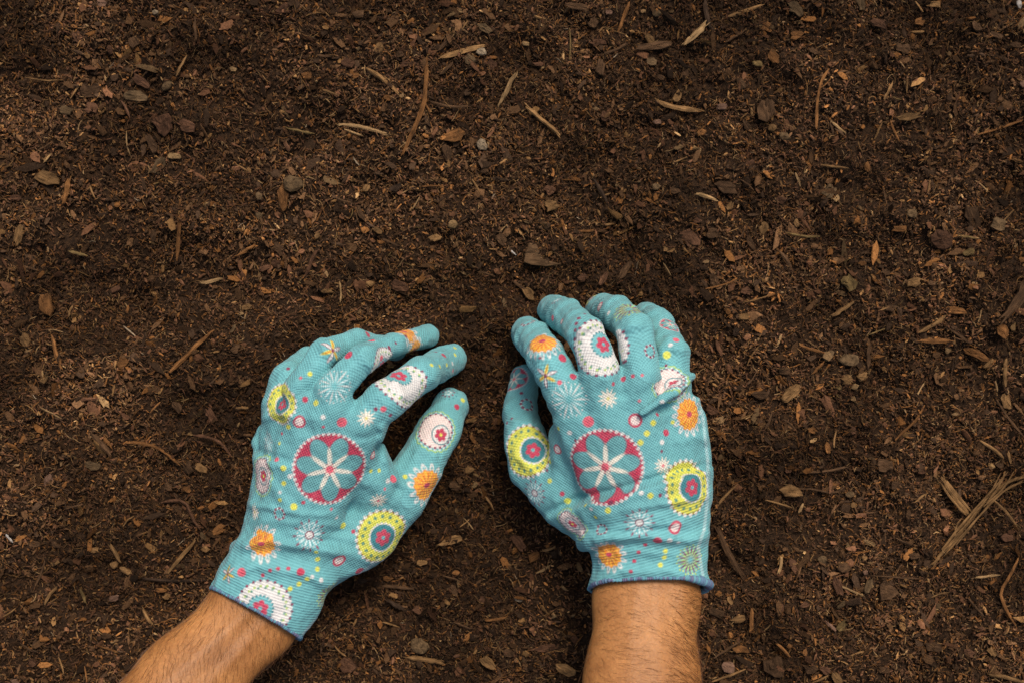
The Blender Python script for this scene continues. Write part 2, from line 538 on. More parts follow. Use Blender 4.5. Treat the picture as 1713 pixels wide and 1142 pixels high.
P = clumped(spots(92000), 36, 17); n = len(P)
fibres("peat_shreds", P, 2.2 + rng.exponential(2.0, n), rng.uniform(.4, 1.0, n), ['dark', 'brown', 'redbrown', 'orange', 'tan', 'light'], [.18, .30, .25, .17, .085, .015],
       "short brown shreds of peat and bark packed all over the bed", .5)
P = clumped(spots(36000), 30, 19); n = len(P)
fibres("peat_fibres", P, 3.6 + rng.exponential(3.2, n), rng.uniform(.2, .42, n), ['brown', 'redbrown', 'orange', 'tan', 'light'], [.22, .20, .27, .22, .09],
       "fine curling brown peat fibres strewn through the soil", .8)
P = spots(2300); n = len(P)
fibres("straw_shreds", P, 3.0 + rng.exponential(2.4, n), rng.uniform(.3, .6, n), ['tan', 'light', 'pale', 'olive'], [.58, .30, .03, .09],
       "short pale straw shreds dotted over the soil", .4, 1.6)

# ------------------------------------------------------------------ hands: signed distance fields turned into one surface each
def seg_t(p, a, b):
    ba = b - a
    return np.clip(((p - a) @ ba) / (ba @ ba), 0, 1)


FAR = [None]


def cone(p, a, b, ra, rb, flat=1.0):
    """tapered capsule; flat < 1 makes it lower than wide"""
    if FAR[0] is not None:
        cc, cr = FAR[0]
        t = np.clip(((cc - a) @ (b - a)) / ((b - a) @ (b - a)), 0, 1)
        if np.linalg.norm(cc - a - t * (b - a)) - max(ra, rb) - cr > 13:
            return None
    q = p
    if flat != 1.0:
        ab = (b - a)[:2]
        t = np.clip(((p[:, :2] - a[:2]) @ ab) / (ab @ ab), -.3, 1.3)
        zc = a[2] + t * (b[2] - a[2])
        q = p.copy(); q[:, 2] = zc + (p[:, 2] - zc) / flat
    t = seg_t(q, a, b)
    d = np.linalg.norm(q - (a + t[:, None] * (b - a)), axis=1)
    t = t * t * (3 - 2 * t) * .5 + t * .5
    return d - (ra + (rb - ra) * t)


def smin(a, b, k):
    if a is None: return b
    if b is None: return a
    h = np.clip(.5 + .5 * (b - a) / k, 0, 1)
    return b + (a - b) * h - k * h * (1 - h)


def chain(p, pts, k=3.0, flat=1.0):
    d = None
    for (x0, y0, z0, r0), (x1, y1, z1, r1) in zip(pts[:-1], pts[1:]):
        c = cone(p, W(x0, y0, z0), W(x1, y1, z1), Rpx(r0, z0), Rpx(r1, z1), flat)
        d = smin(d, c, k)
    return d


def poly_dist(p, pts):
    """signed distance in plan to a polyline given in pixels (x, y, z); positive to its left, plus how far along 0..1"""
    best = np.full(len(p), 1e9); sgn = np.zeros(len(p)); along = np.zeros(len(p))
    Q = [W(*q) for q in pts]
    n = len(Q) - 1
    for i in range(n):
        a, b = Q[i][:2], Q[i + 1][:2]
        ab = b - a
        t = np.clip(((p[:, :2] - a) @ ab) / (ab @ ab), 0, 1)
        v = p[:, :2] - (a + t[:, None] * ab)
        d = np.hypot(v[:, 0], v[:, 1])
        m = d < best
        best = np.where(m, d, best)
        sgn = np.where(m, np.sign(ab[0] * v[:, 1] - ab[1] * v[:, 0]), sgn)
        along = np.where(m, (i + t) / n, along)
    return best * sgn, along


def folds(p, FL):
    """height in mm added to the cloth"""
    out = np.zeros(len(p))
    for (kind, pts, h, w) in FL:
        if FAR[0] is not None:
            q = np.array([W(*e) for e in pts])
            cc, cr = FAR[0]
            if ((cc[:2] < q[:, :2].min(0) - cr - 3 * w - 4) | (cc[:2] > q[:, :2].max(0) + cr + 3 * w + 4)).any():
                continue
        d, al = poly_dist(p, pts)
        fade = np.clip(np.minimum(al, 1 - al) * 6 + .15, 0, 1)
        zz = np.interp(al, np.linspace(0, 1, len(pts)), [q[2] for q in pts])
        fade = fade * np.clip(1.6 - np.abs(p[:, 2] - zz) / 14, 0, 1)
        if kind == 'ridge':
            out += 1.9 * h * np.exp(-(d / (w * .85)) ** 2) * fade
        elif kind == 'step':          # high on its left side, sharp drop on its right
            up = 1 / (1 + np.exp(-(d) / .55))
            out += h * fade * np.where(d > 0, np.exp(-(d / w) ** 2) * up, up * 1.0)
            out -= .35 * h * fade * np.exp(-((d + 3.2) / 2.2) ** 2)
    return out


def surface_nets(f, lo, hi, v):
    """f(points) -> distance; samples only near the surface"""
    B = 4
    dims = (np.ceil((hi - lo) / (v * B)).astype(int)) * B
    cb = dims // B
    cc = np.stack(np.meshgrid(*[lo[a] + (np.arange(cb[a]) * B + (B - 1) / 2) * v for a in range(3)], indexing='ij'), -1).reshape(-1, 3)
    dc = f(cc)
    act = np.abs(dc) < B * v * 1.3 + 1.6
    G = np.repeat(np.repeat(np.repeat(np.where(dc > 0, 9., -9.).reshape(cb).astype(np.float32), B, 0), B, 1), B, 2)
    bi = np.argwhere(act.reshape(cb))
    off = np.stack(np.meshgrid(*[np.arange(B)] * 3, indexing='ij'), -1).reshape(-1, 3)
    SB = 6
    key = ((bi // SB) * np.array([1000000, 1000, 1])).sum(1)
    order = np.argsort(key, kind='stable'); bi = bi[order]; key = key[order]
    cuts = np.concatenate([[0], np.nonzero(np.diff(key))[0] + 1, [len(bi)]])
    for s, e in zip(cuts[:-1], cuts[1:]):
        idx = (bi[s:e][:, None] * B + off[None]).reshape(-1, 3)
        pt = lo + idx * v
        c0 = (pt.min(0) + pt.max(0)) / 2
        FAR[0] = (c0, float(np.linalg.norm(pt.max(0) - c0)))
        G[idx[:, 0], idx[:, 1], idx[:, 2]] = f(pt)
    FAR[0] = None
    ins = G < 0
    cnt = np.zeros(np.array(G.shape) - 1, np.int8)
    for dx in (0, 1):
        for dy in (0, 1):
            for dz in (0, 1):
                cnt += ins[dx:G.shape[0] - 1 + dx, dy:G.shape[1] - 1 + dy, dz:G.shape[2] - 1 + dz]
    mixed = (cnt > 0) & (cnt < 8)
    cells = np.argwhere(mixed)
    vid = np.full(mixed.shape, -1, np.int32); vid[mixed] = np.arange(len(cells))
    corner = np.array([(a, b, c) for a in (0, 1) for b in (0, 1) for c in (0, 1)])
    val = np.stack([G[cells[:, 0] + c[0], cells[:, 1] + c[1], cells[:, 2] + c[2]] for c in corner], 1)
    acc = np.zeros((len(cells), 3)); num = np.zeros(len(cells))
    for i in range(8):
        for j in range(i + 1, 8):
            if np.abs(corner[i] - corner[j]).sum() == 1:
                a, b = val[:, i], val[:, j]
                m = (a < 0) != (b < 0)
                t = np.where(m, a / np.where(m, a - b, 1), 0)
                acc += np.where(m[:, None], corner[i] + t[:, None] * (corner[j] - corner[i]), 0)
                num += m
    V = lo + (cells + acc / num[:, None]) * v
    quads = []
    for ax in range(3):
        a1, a2 = (ax + 1) % 3, (ax + 2) % 3
        sl0 = [slice(None)] * 3; sl1 = [slice(None)] * 3
        sl0[ax] = slice(0, -1); sl1[ax] = slice(1, None)
        A = ins[tuple(sl0)]; Bn = ins[tuple(sl1)]
        e = np.argwhere(A != Bn)
        e = e[(e[:, a1] > 0) & (e[:, a2] > 0) & (e[:, a1] < mixed.shape[a1]) & (e[:, a2] < mixed.shape[a2]) & (e[:, ax] < mixed.shape[ax])]
        fl = ins[e[:, 0], e[:, 1], e[:, 2]]
        def cid(o1, o2):
            c = e.copy(); c[:, a1] += o1; c[:, a2] += o2
            return vid[c[:, 0], c[:, 1], c[:, 2]]
        q = np.stack([cid(-1, -1), cid(0, -1), cid(0, 0), cid(-1, 0)], 1)
        q = np.where(fl[:, None], q, q[:, ::-1])
        quads.append(q)
    Q = np.concatenate(quads)
    Q = Q[(Q >= 0).all(1)]
    return V, Q


def relax(V, Q, it=2, lam=.5):
    n = len(V)
    E = np.concatenate([Q[:, [0, 1]], Q[:, [1, 2]], Q[:, [2, 3]], Q[:, [3, 0]]])
    for k in range(it):
        for l in (lam, -lam * 1.04):
            s = np.zeros((n, 3)); c = np.bincount(E.ravel(), minlength=n).astype(float)
            for a in range(3):
                s[:, a] = np.bincount(E[:, 0], V[E[:, 1], a], n) + np.bincount(E[:, 1], V[E[:, 0], a], n)
            V = V + l * (s / c[:, None] - V)
    return V


def vnormals(V, Q):
    n = np.cross(V[Q[:, 2]] - V[Q[:, 0]], V[Q[:, 3]] - V[Q[:, 1]])
    out = np.stack([sum(np.bincount(Q[:, k], n[:, a], len(V)) for k in range(4)) for a in range(3)], -1)
    return out / np.maximum(np.linalg.norm(out, axis=1, keepdims=True), 1e-9)


def cloth_noise(p):
    x, y, z = p[:, 0], p[:, 1], p[:, 2]
    return (.45 * np.sin(x * .21 + 1.3 * np.sin(y * .13) + z * .11) * np.sin(y * .17 + z * .19)
            + .16 * np.sin(x * .75 + y * .4 + 2.5 * np.sin(x * .12 + y * .1)) * np.sin(y * .22 - x * .1 + z * .15)
            + .26 * np.sin(x * .47 - y * .31 + z * .4 + 2 * np.sin(y * .09)))


LEFT = dict(
    palm=[
        [(492, 900, 60, 60), (600, 712, 82, 40)], [(482, 896, 63, 62), (560, 688, 86, 40)],
        [(474, 890, 62, 62), (512, 680, 83, 40)], [(464, 880, 57, 52), (474, 702, 72, 36)],
        [(530, 925, 54, 62), (605, 893, 48, 54), (665, 830, 42, 48)], [(588, 765, 66, 50), (618, 805, 56, 48)],
    ],
    cuff=[(424, 1032, 66, 88), (452, 985, 64, 88), (482, 930, 62, 88)],
    fingers=[
        [(608, 704, 82, 34), (642, 671, 82, 33), (706, 625, 58, 29), (755, 600, 13, 26)],
        [(554, 655, 88, 31), (607, 600, 85, 24), (656, 577, 56, 19), (716, 562, 12, 19)],
        [(503, 652, 84, 30), (542, 590, 80, 23), (596, 570, 54, 19), (664, 585, 14, 18)],
        [(472, 678, 73, 33), (482, 634, 68, 29), (515, 606, 44, 24), (560, 604, 13, 21)],
        [(668, 828, 42, 46), (700, 784, 38, 39), (733, 722, 28, 36), (755, 677, 15, 29)],
    ],
    rolls=[[(456, 706, 66, 7), (439, 720, 61, 9), (431, 741, 60, 10), (439, 758, 67, 10), (465, 770, 80, 6)], [(398, 916, 62, 12), (412, 906, 72, 11), (440, 903, 78, 9)]],
    hem=((351, 981, 64), (504, 1067, 64)), tilt=0.33,
    folds=[
        ('step', [(494, 777, 86), (462, 771, 82), (436, 762, 70), (424, 752, 60)], 3.4, 8.0),
        ('ridge', [(396, 912, 62), (450, 903, 84), (520, 916, 86), (600, 928, 66)], 3.0, 4.5),
        ('ridge', [(372, 956, 60), (430, 944, 84), (510, 960, 86), (560, 985, 74)], 2.0, 4.5),
        ('ridge', [(420, 870, 60), (470, 868, 84), (540, 880, 84), (620, 880, 70)], .8, 4.0),
        ('ridge', [(596, 662, 92), (580, 700, 94), (560, 740, 92)], -1.0, 5.0),
        ('ridge', [(518, 640, 96), (508, 690, 92), (505, 730, 90)], -1.2, 5.0),
        ('ridge', [(640, 705, 90), (642, 745, 70), (650, 780, 60)], 1.2, 3.0),
        ('ridge', [(600, 800, 84), (650, 830, 72), (690, 850, 56)], .8, 6.0),
        ('ridge', [(448, 790, 76), (470, 830, 84), (500, 860, 88)], 1.2, 4.0),
        ('ridge', [(415, 840, 62), (450, 846, 80), (500, 858, 86), (560, 862, 84)], 1.1, 3.0),
        ('ridge', [(470, 890, 84), (540, 898, 84), (600, 905, 70)], 1.0, 3.0),
        ('ridge', [(640, 720, 84), (615, 730, 90), (590, 732, 92)], -.9, 3.0),
        ('ridge', [(655, 800, 64), (680, 812, 58), (700, 830, 50)], 1.1, 3.5),
        ('ridge', [(690, 745, 46), (715, 757, 44), (735, 762, 40)], .8, 3.0),
        ('ridge', [(655, 625, 92), (668, 650, 94), (680, 668, 90)], .9, 3.2),
        ('ridge', [(700, 600, 70), (716, 622, 70), (728, 642, 62)], .7, 2.6),
        ('ridge', [(600, 585, 92), (612, 605, 94), (622, 618, 90)], .7, 2.8),
        ('ridge', [(535, 580, 86), (552, 592, 90), (562, 606, 86)], .7, 2.8),
        ('ridge', [(440, 700, 70), (470, 690, 84), (500, 700, 92)], 1.2, 3.5),
        ('ridge', [(456, 680, 90), (500, 700, 95), (540, 702, 95)], .8, 5.0),
    ],
    arm=[(474, 960, 60, 60), (423, 1027, 63, 73), (309, 1148, 84, 80), (60, 1400, 140, 98), (-60, 1520, 165, 98)],
    seam=[(508, 1060), (552, 1010), (600, 962), (634, 934)], cuffflat=.68, armflat=.60, knit=((452, 985), (560, 688)), ribend=(478, 925),
)
RIGHT = dict(
    palm=[
        [(1052, 880, 72, 60), (958, 668, 86, 40)], [(1076, 880, 75, 64), (1005, 645, 91, 40)],
        [(1100, 878, 75, 64), (1062, 645, 89, 40)], [(1124, 870, 70, 60), (1126, 674, 78, 42)],
        [(1136, 815, 64, 54), (1132, 722, 68, 50)],
        [(1020, 862, 62, 60), (942, 812, 53, 57), (900, 782, 48, 46)], [(958, 735, 70, 40), (965, 775, 62, 46)],
    ],
    cuff=[(1087, 990, 73, 104), (1088, 945, 72, 92), (1087, 908, 72, 94), (1086, 880, 72, 94)],
    fingers=[
        [(946, 657, 84, 36), (912, 595, 80, 31), (891, 567, 46, 30), (881, 557, 14, 27)],
        [(1008, 630, 92, 35), (979, 557, 86, 30), (945, 528, 50, 29), (925, 519, 14, 26)],
        [(1071, 630, 90, 34), (1063, 553, 84, 30), (1030, 524, 50, 29), (1006, 519, 14, 28)],
        [(1120, 655, 80, 35), (1125, 590, 75, 28), (1100, 543, 46, 27), (1082, 532, 13, 26)],
        [(893, 775, 48, 44), (880, 738, 44, 36), (870, 690, 30, 29), (877, 634, 13, 25)],
    ],
    rolls=[[(979, 909, 70, 9), (990, 905, 80, 10), (1012, 900, 87, 9), (1050, 897, 91, 8)], [(1158, 629, 80, 6), (1145, 637, 92, 9), (1127, 653, 98, 9.5), (1106, 668, 102, 8.5), (1074, 690, 104, 6)]],
    hem=((983, 983, 70), (1191, 980, 70)), tilt=0.42,
    folds=[
        ('step', [(1188, 782, 70), (1130, 797, 96), (1062, 818, 98), (985, 838, 88), (910, 866, 60)], 7.5, 24.0),
        ('ridge', [(972, 903, 74), (1010, 898, 94), (1085, 897, 100), (1150, 903, 92), (1186, 892, 74)], 2.6, 4.0),
        ('ridge', [(1000, 868, 84), (1060, 862, 98), (1140, 866, 92)], .9, 4.0),
        ('ridge', [(985, 975, 72), (1040, 956, 96), (1120, 956, 97), (1190, 972, 74)], 1.8, 3.2),
        ('ridge', [(970, 630, 96), (975, 665, 96), (985, 700, 94)], -1.1, 5.0),
        ('ridge', [(1044, 602, 104), (1040, 640, 102), (1038, 670, 100)], -1.1, 5.0),
        ('ridge', [(930, 690, 90), (940, 740, 82), (920, 780, 66)], .9, 5.0),
        ('ridge', [(985, 858, 82), (1060, 846, 95), (1130, 836, 94), (1186, 824, 74)], 1.2, 3.0),
        ('ridge', [(1010, 882, 88), (1080, 876, 97), (1150, 872, 90)], 1.1, 2.6),
        ('ridge', [(990, 930, 80), (1060, 922, 94), (1140, 926, 90)], .9, 3.0),
        ('ridge', [(890, 600, 86), (915, 585, 92), (938, 582, 86)], .8, 3.0),
        ('ridge', [(945, 565, 92), (970, 550, 96), (995, 545, 92)], .8, 3.0),
        ('ridge', [(1030, 560, 92), (1055, 545, 94), (1080, 545, 88)], .8, 3.0),
        ('ridge', [(1102, 600, 84), (1125, 582, 86), (1148, 585, 80)], .8, 3.0),
        ('ridge', [(1090, 690, 96), (1140, 672, 90), (1172, 650, 78)], -1.0, 4.0),
        ('ridge', [(1120, 740, 90), (1160, 730, 82), (1184, 735, 72)], 1.0, 4.0),
        ('ridge', [(856, 760, 54), (880, 775, 64), (905, 800, 66)], .9, 3.0),
        ('ridge', [(850, 700, 44), (872, 705, 50), (895, 700, 46)], .7, 2.8),
        ('ridge', [(1172, 640, 80), (1182, 720, 74), (1190, 800, 70)], 1.0, 3.0),
    ],
    arm=[(1084, 940, 70, 72), (1082, 1000, 72, 83), (1074, 1142, 92, 93), (1060, 1420, 150, 108), (1055, 1540, 172, 106)],
    seam=[(1166, 640), (1176, 700), (1184, 770), (1184, 830), (1178, 885), (1168, 915), (1176, 962)], cuffflat=.62, armflat=.60, knit=((1086, 960), (1005, 645)), ribend=(1086, 840),
)

TEAL = lin(112, 180, 187); TEALD = lin(58, 128, 140); CRIM = lin(196, 52, 84); MAR = lin(138, 34, 74); PINK = lin(226, 92, 112)
YEL = lin(222, 220, 84); LIME = lin(176, 206, 96); WHT = lin(228, 224, 222); CREAM = lin(232, 226, 212); ORG = lin(240, 150, 30); ORY = lin(248, 190, 62)
BLUSH = lin(240, 220, 216); ICE = lin(216, 236, 238)


class Brush:
    """paints flat print on the surface points near one anchor"""
    def __init__(s, C, idx, u, v, aa):
        s.C, s.i, s.u, s.v, s.aa = C, idx, u, v, aa
        s.r = np.hypot(u, v); s.th = np.arctan2(v, u)

    def put(s, sd, col):                       # sd < 0 inside, in units of the radius
        a = np.clip(.5 - sd / s.aa, 0, 1)[:, None]
        s.C[s.i] = s.C[s.i] * (1 - a) + np.asarray(col) * a

    def disc(s, r, col, ou=0, ov=0): s.put(np.hypot(s.u - ou, s.v - ov) - r, col)

    def ring(s, n, R, rad, col, ph=0., ou=0, ov=0):
        u, v = s.u - ou, s.v - ov
        th = np.arctan2(v, u); st = 2 * math.pi / n
        t = (th - ph + st / 2) % st - st / 2
        r = np.hypot(u, v)
        s.put(np.hypot(r * np.cos(t) - R, r * np.sin(t)) - rad, col)

    def petals(s, n, R, hl, hw, col, ph=0., ou=0, ov=0, line=None):
        u, v = s.u - ou, s.v - ov
        th = np.arctan2(v, u); st = 2 * math.pi / n
        t = (th - ph + st / 2) % st - st / 2
        r = np.hypot(u, v)
        q = np.hypot((r * np.cos(t) - R) / hl, r * np.sin(t) / hw)
        sd = (q - 1) * min(hl, hw)
        if line: sd = np.abs(sd) - line
        s.put(sd, col)


def flower(b, r, ou, ov, mid):
    b.petals(6, r * .55, r * .45, r * .36, CRIM, .3, ou, ov)
    b.disc(r * .5, CRIM, ou, ov)
    b.disc(r * .24, mid, ou, ov)


def motif(b, kind, o):
    ou, ov = o
    if kind == 'crimson':
        b.disc(1.0, CRIM)
        b.petals(7, .55, .39, .262, MAR, .22); b.petals(7, .55, .37, .245, lin(104, 166, 172), .22)
        b.petals(7, .31, .30, .062, CREAM, .22 + math.pi / 7)
        b.disc(.11, PINK)
        b.ring(44, .985, .046, WHT)
    elif kind == 'white':
        b.put(b.r - (.97 + .035 * np.cos(24 * b.th)), WHT)
        b.ring(24, .99, .05, MAR, .13); b.ring(22, .80, .045, LIME); b.ring(18, .74, .045, lin(96, 150, 130), .1)
        b.disc(.48, WHT, ou, ov); b.ring(20, .44, .05, TEALD, 0, ou, ov); b.disc(.42, TEAL, ou, ov)
        flower(b, .30, ou, ov, TEAL)
    elif kind == 'yellow':
        b.disc(.95, YEL); b.ring(26, .96, .065, WHT); b.ring(26, .93, .035, MAR, .12)
        b.ring(17, .74, .062, lin(88, 140, 120)); b.ring(22, .56, .03, LIME, .1)
        b.ring(20, .47, .07, WHT, 0, ou, ov); b.disc(.47, TEALD, ou, ov)
        flower(b, .30, ou, ov, TEAL)
    elif kind == 'pink':
        b.put(b.r - (.98 + .03 * np.cos(20 * b.th)), LIME); b.put(b.r - (.925 + .03 * np.cos(20 * b.th)), TEAL)
        b.ring(24, .86, .06, ICE); b.put(np.abs(b.r - .82) - .02, TEALD)
        b.disc(.80, BLUSH); b.ring(20, .79, .055, MAR)
        b.put(np.abs(np.hypot(b.u - ou, b.v - ov) - .42) - .03, TEALD); b.disc(.39, WHT, ou, ov)
        flower(b, .30, ou, ov, YEL)
    elif kind == 'orange':
        b.petals(14, .80, .17, .085, WHT, .1, line=.03)
        b.put(b.r - (.70 + .05 * np.cos(13 * b.th)), ORG)
        b.put(np.maximum(b.r - .66, .13 * 0 - np.cos(26 * b.th) * .06), ORY)
        b.petals(13, .42, .22, .022, lin(214, 84, 40), .24)
        b.put(np.hypot(b.u, b.v * 1.3) - .17, CRIM)
    elif kind in ('star', 'starpink'):
        t = np.abs(((b.th / (2 * math.pi / 11)) % 1) - .5) * 2
        b.put((b.r - (.42 + .58 * t)) * .5, CREAM)
        b.disc(.16, PINK if kind == 'starpink' else lin(226, 214, 130))
    elif kind == 'burst':
        b.petals(7, .66, .33, .042, WHT); b.petals(7, .58, .26, .04, ICE, .45); b.ring(14, .93, .045, WHT, .22); b.ring(14, .62, .03, TEALD, .22)
    elif kind == 'burstmaroon':
        b.petals(12, .50, .24, .06, ICE); b.petals(12, .86, .12, .055, MAR); b.ring(12, .72, .045, WHT, .26)
        b.disc(.27, MAR); b.disc(.20, WHT)
    elif kind == 'burstgreen':
        b.petals(14, .56, .30, .045, MAR, .1); b.petals(14, .50, .22, .04, LIME, .32); b.ring(14, .90, .055, LIME, .1); b.ring(14, .80, .045, YEL, .32)
    elif kind == 'lily':
        b.petals(3, .52, .46, .17, MAR, .5); b.petals(3, .52, .40, .11, WHT, .5)
        b.petals(3, .50, .42, .15, YEL, 1.55); b.petals(3, .46, .36, .06, lin(230, 130, 40), 1.55); b.disc(.14, MAR)
    elif kind == 'dotring':
        b.ring(8, .78, .19, MAR); b.ring(8, .78, .10, WHT, .39)
    elif kind in 'PCYWM':
        b.disc(.86, dict(P=PINK, C=CRIM, Y=YEL, W=WHT, M=MAR)[kind])
    elif kind == 'O':
        b.disc(1.0, CRIM); b.disc(.68, BLUSH)
    elif kind == 'smudge':
        b.ring(9, .55, .10, MAR); b.ring(13, .85, .07, TEALD); b.ring(5, .25, .12, ICE)


# print: (kind, px, py, radius px, width ratio x, y, turn, inner offset u, v)
PRINT_L = [
    ('crimson', 552, 786, 62), ('white', 678, 638, 50, 1.0, .85, 0, -.2, .3), ('white', 640, 612, 33, .9, 1.1), ('pink', 731, 716, 39, .95, 1, 0, .25, -.2),
    ('yellow', 643, 900, 48, 1, 1, 0, 0, 0), ('yellow', 470, 672, 36, .9, 1.05, 0, .05, -.1), ('pink', 437, 796, 36, .75, 1, 0, .1, 0),
    ('white', 443, 1016, 48, 1, 1, 0, -.12, .02), ('orange', 437, 911, 33, 1, 1), ('orange', 716, 812, 36, 1, 1), ('orange', 676, 553, 34, 1.1, .9), ('orange', 695, 587, 24),
    ('star', 615, 698, 16), ('starpink', 634, 839, 16), ('star', 425, 857, 15, .7, 1), ('burst', 561, 643, 30), ('burstmaroon', 520, 896, 29),
    ('burstgreen', 548, 994, 27), ('lily', 559, 585, 23), ('lily', 379, 957, 16), ('burst', 447, 739, 18, .6, 1), ('dotring', 465, 860, 12), ('smudge', 748, 655, 18),
]
DOTS_L = """574,707,10P 502,706,11O 527,672,6Y 512,666,6C 540,699,5W 480,714,5Y 542,715,3C 470,723,3C 466,739,3Y 461,767,5P 473,783,6Y 486,798,5W 474,810,5Y
520,625,5Y 504,631,3P 582,592,9C 617,557,7C 619,567,8P 480,614,4M 628,682,4M 642,684,6P 655,695,4M 744,592,6C 763,592,4Y 762,580,4Y 724,609,4Y 737,611,4Y
749,610,4Y 759,606,4W 760,622,4P 728,586,3M 715,588,3M 776,667,5Y 766,678,6C 626,762,8O 622,789,4Y 636,786,4Y 660,798,8P 679,795,5Y 650,806,5W 645,818,3P
492,845,7Y 508,841,4C 466,837,4Y 469,822,3W 575,879,7Y 589,887,4C 565,866,4W 568,938,12O 603,956,9C 533,936,5Y 532,949,5Y 504,954,8C 484,948,4C 467,949,4C
453,954,4C 438,963,4C 403,958,9P 524,962,4W 539,969,5W 513,969,5Y 502,978,5Y 487,985,5Y 530,925,4Y 556,852,3P 653,580,5M 664,572,3M 640,600,6P 680,560,4M"""
PRINT_R = [
    ('crimson', 1011, 782, 64), ('white', 1008, 580, 50, .95, 1, 0, .1, .12), ('pink', 1115, 640, 38, 1, .85, 0, .3, -.1), ('orange', 908, 568, 34), ('orange', 1155, 691, 37, .8, 1),
    ('orange', 1017, 925, 31), ('yellow', 882, 751, 47, .95, 1, 0, .2, 0), ('yellow', 1158, 814, 50, 1, 1, 0, .05, 0), ('pink', 956, 878, 33, 1, .75), ('crimson', 858, 632, 24),
    ('star', 1019, 666, 18), ('burst', 952, 668, 32), ('starpink', 1110, 777, 16), ('burstmaroon', 1068, 875, 27), ('burstmaroon', 893, 826, 24), ('lily', 910, 629, 21),
    ('burstgreen', 1052, 516, 33), ('burstgreen', 1156, 937, 29), ('dotring', 1090, 585, 13), ('dotring', 884, 675, 14), ('dotring', 881, 537, 14), ('dotring', 1006, 884, 12),
    ('crimson', 1122, 541, 18), ('smudge', 930, 500, 16), ('yellow', 985, 497, 14),
]
DOTS_R = """983,706,11P 1064,704,12O 1042,632,6C 1057,627,4C 1074,625,3P 1028,644,4C 1114,594,8Y 1120,576,5W 1132,567,6P 1112,609,3M 960,628,7C 943,597,9C 934,637,5P
932,717,4Y 951,725,5W 961,737,3M 931,753,9O 1115,721,7C 1094,708,6Y 1084,726,6Y 1072,740,6Y 1109,738,5W 1109,753,3M 1126,706,4Y 1101,691,4C 1069,670,3P 1106,674,5W
967,531,4M 963,540,4M 960,552,4M 979,523,3M 922,530,6P 938,536,5O 1001,511,9O 1016,522,5W 854,698,3M 846,706,3M 918,772,5Y 918,802,5Y 914,786,3M 939,826,5C 951,838,7Y
1015,852,6Y 1020,842,5M 1090,830,6Y 1106,830,4M 1073,825,5W 1131,883,12O 1099,906,9C 1122,905,6W 1137,909,4W 1080,912,4C 1068,925,4C 1059,939,4C 1053,957,4C 1115,920,5Y
1112,932,5Y 1106,943,5Y 978,842,4Y 987,853,4W 994,866,4Y 1025,830,4C 870,655,4M 905,600,3M"""


def parse_dots(s):
    out = []
    for w in s.split():
        x, y, r = w.split(',')
        out.append((r[-1], float(x), float(y), float(r[:-1])))
    return out


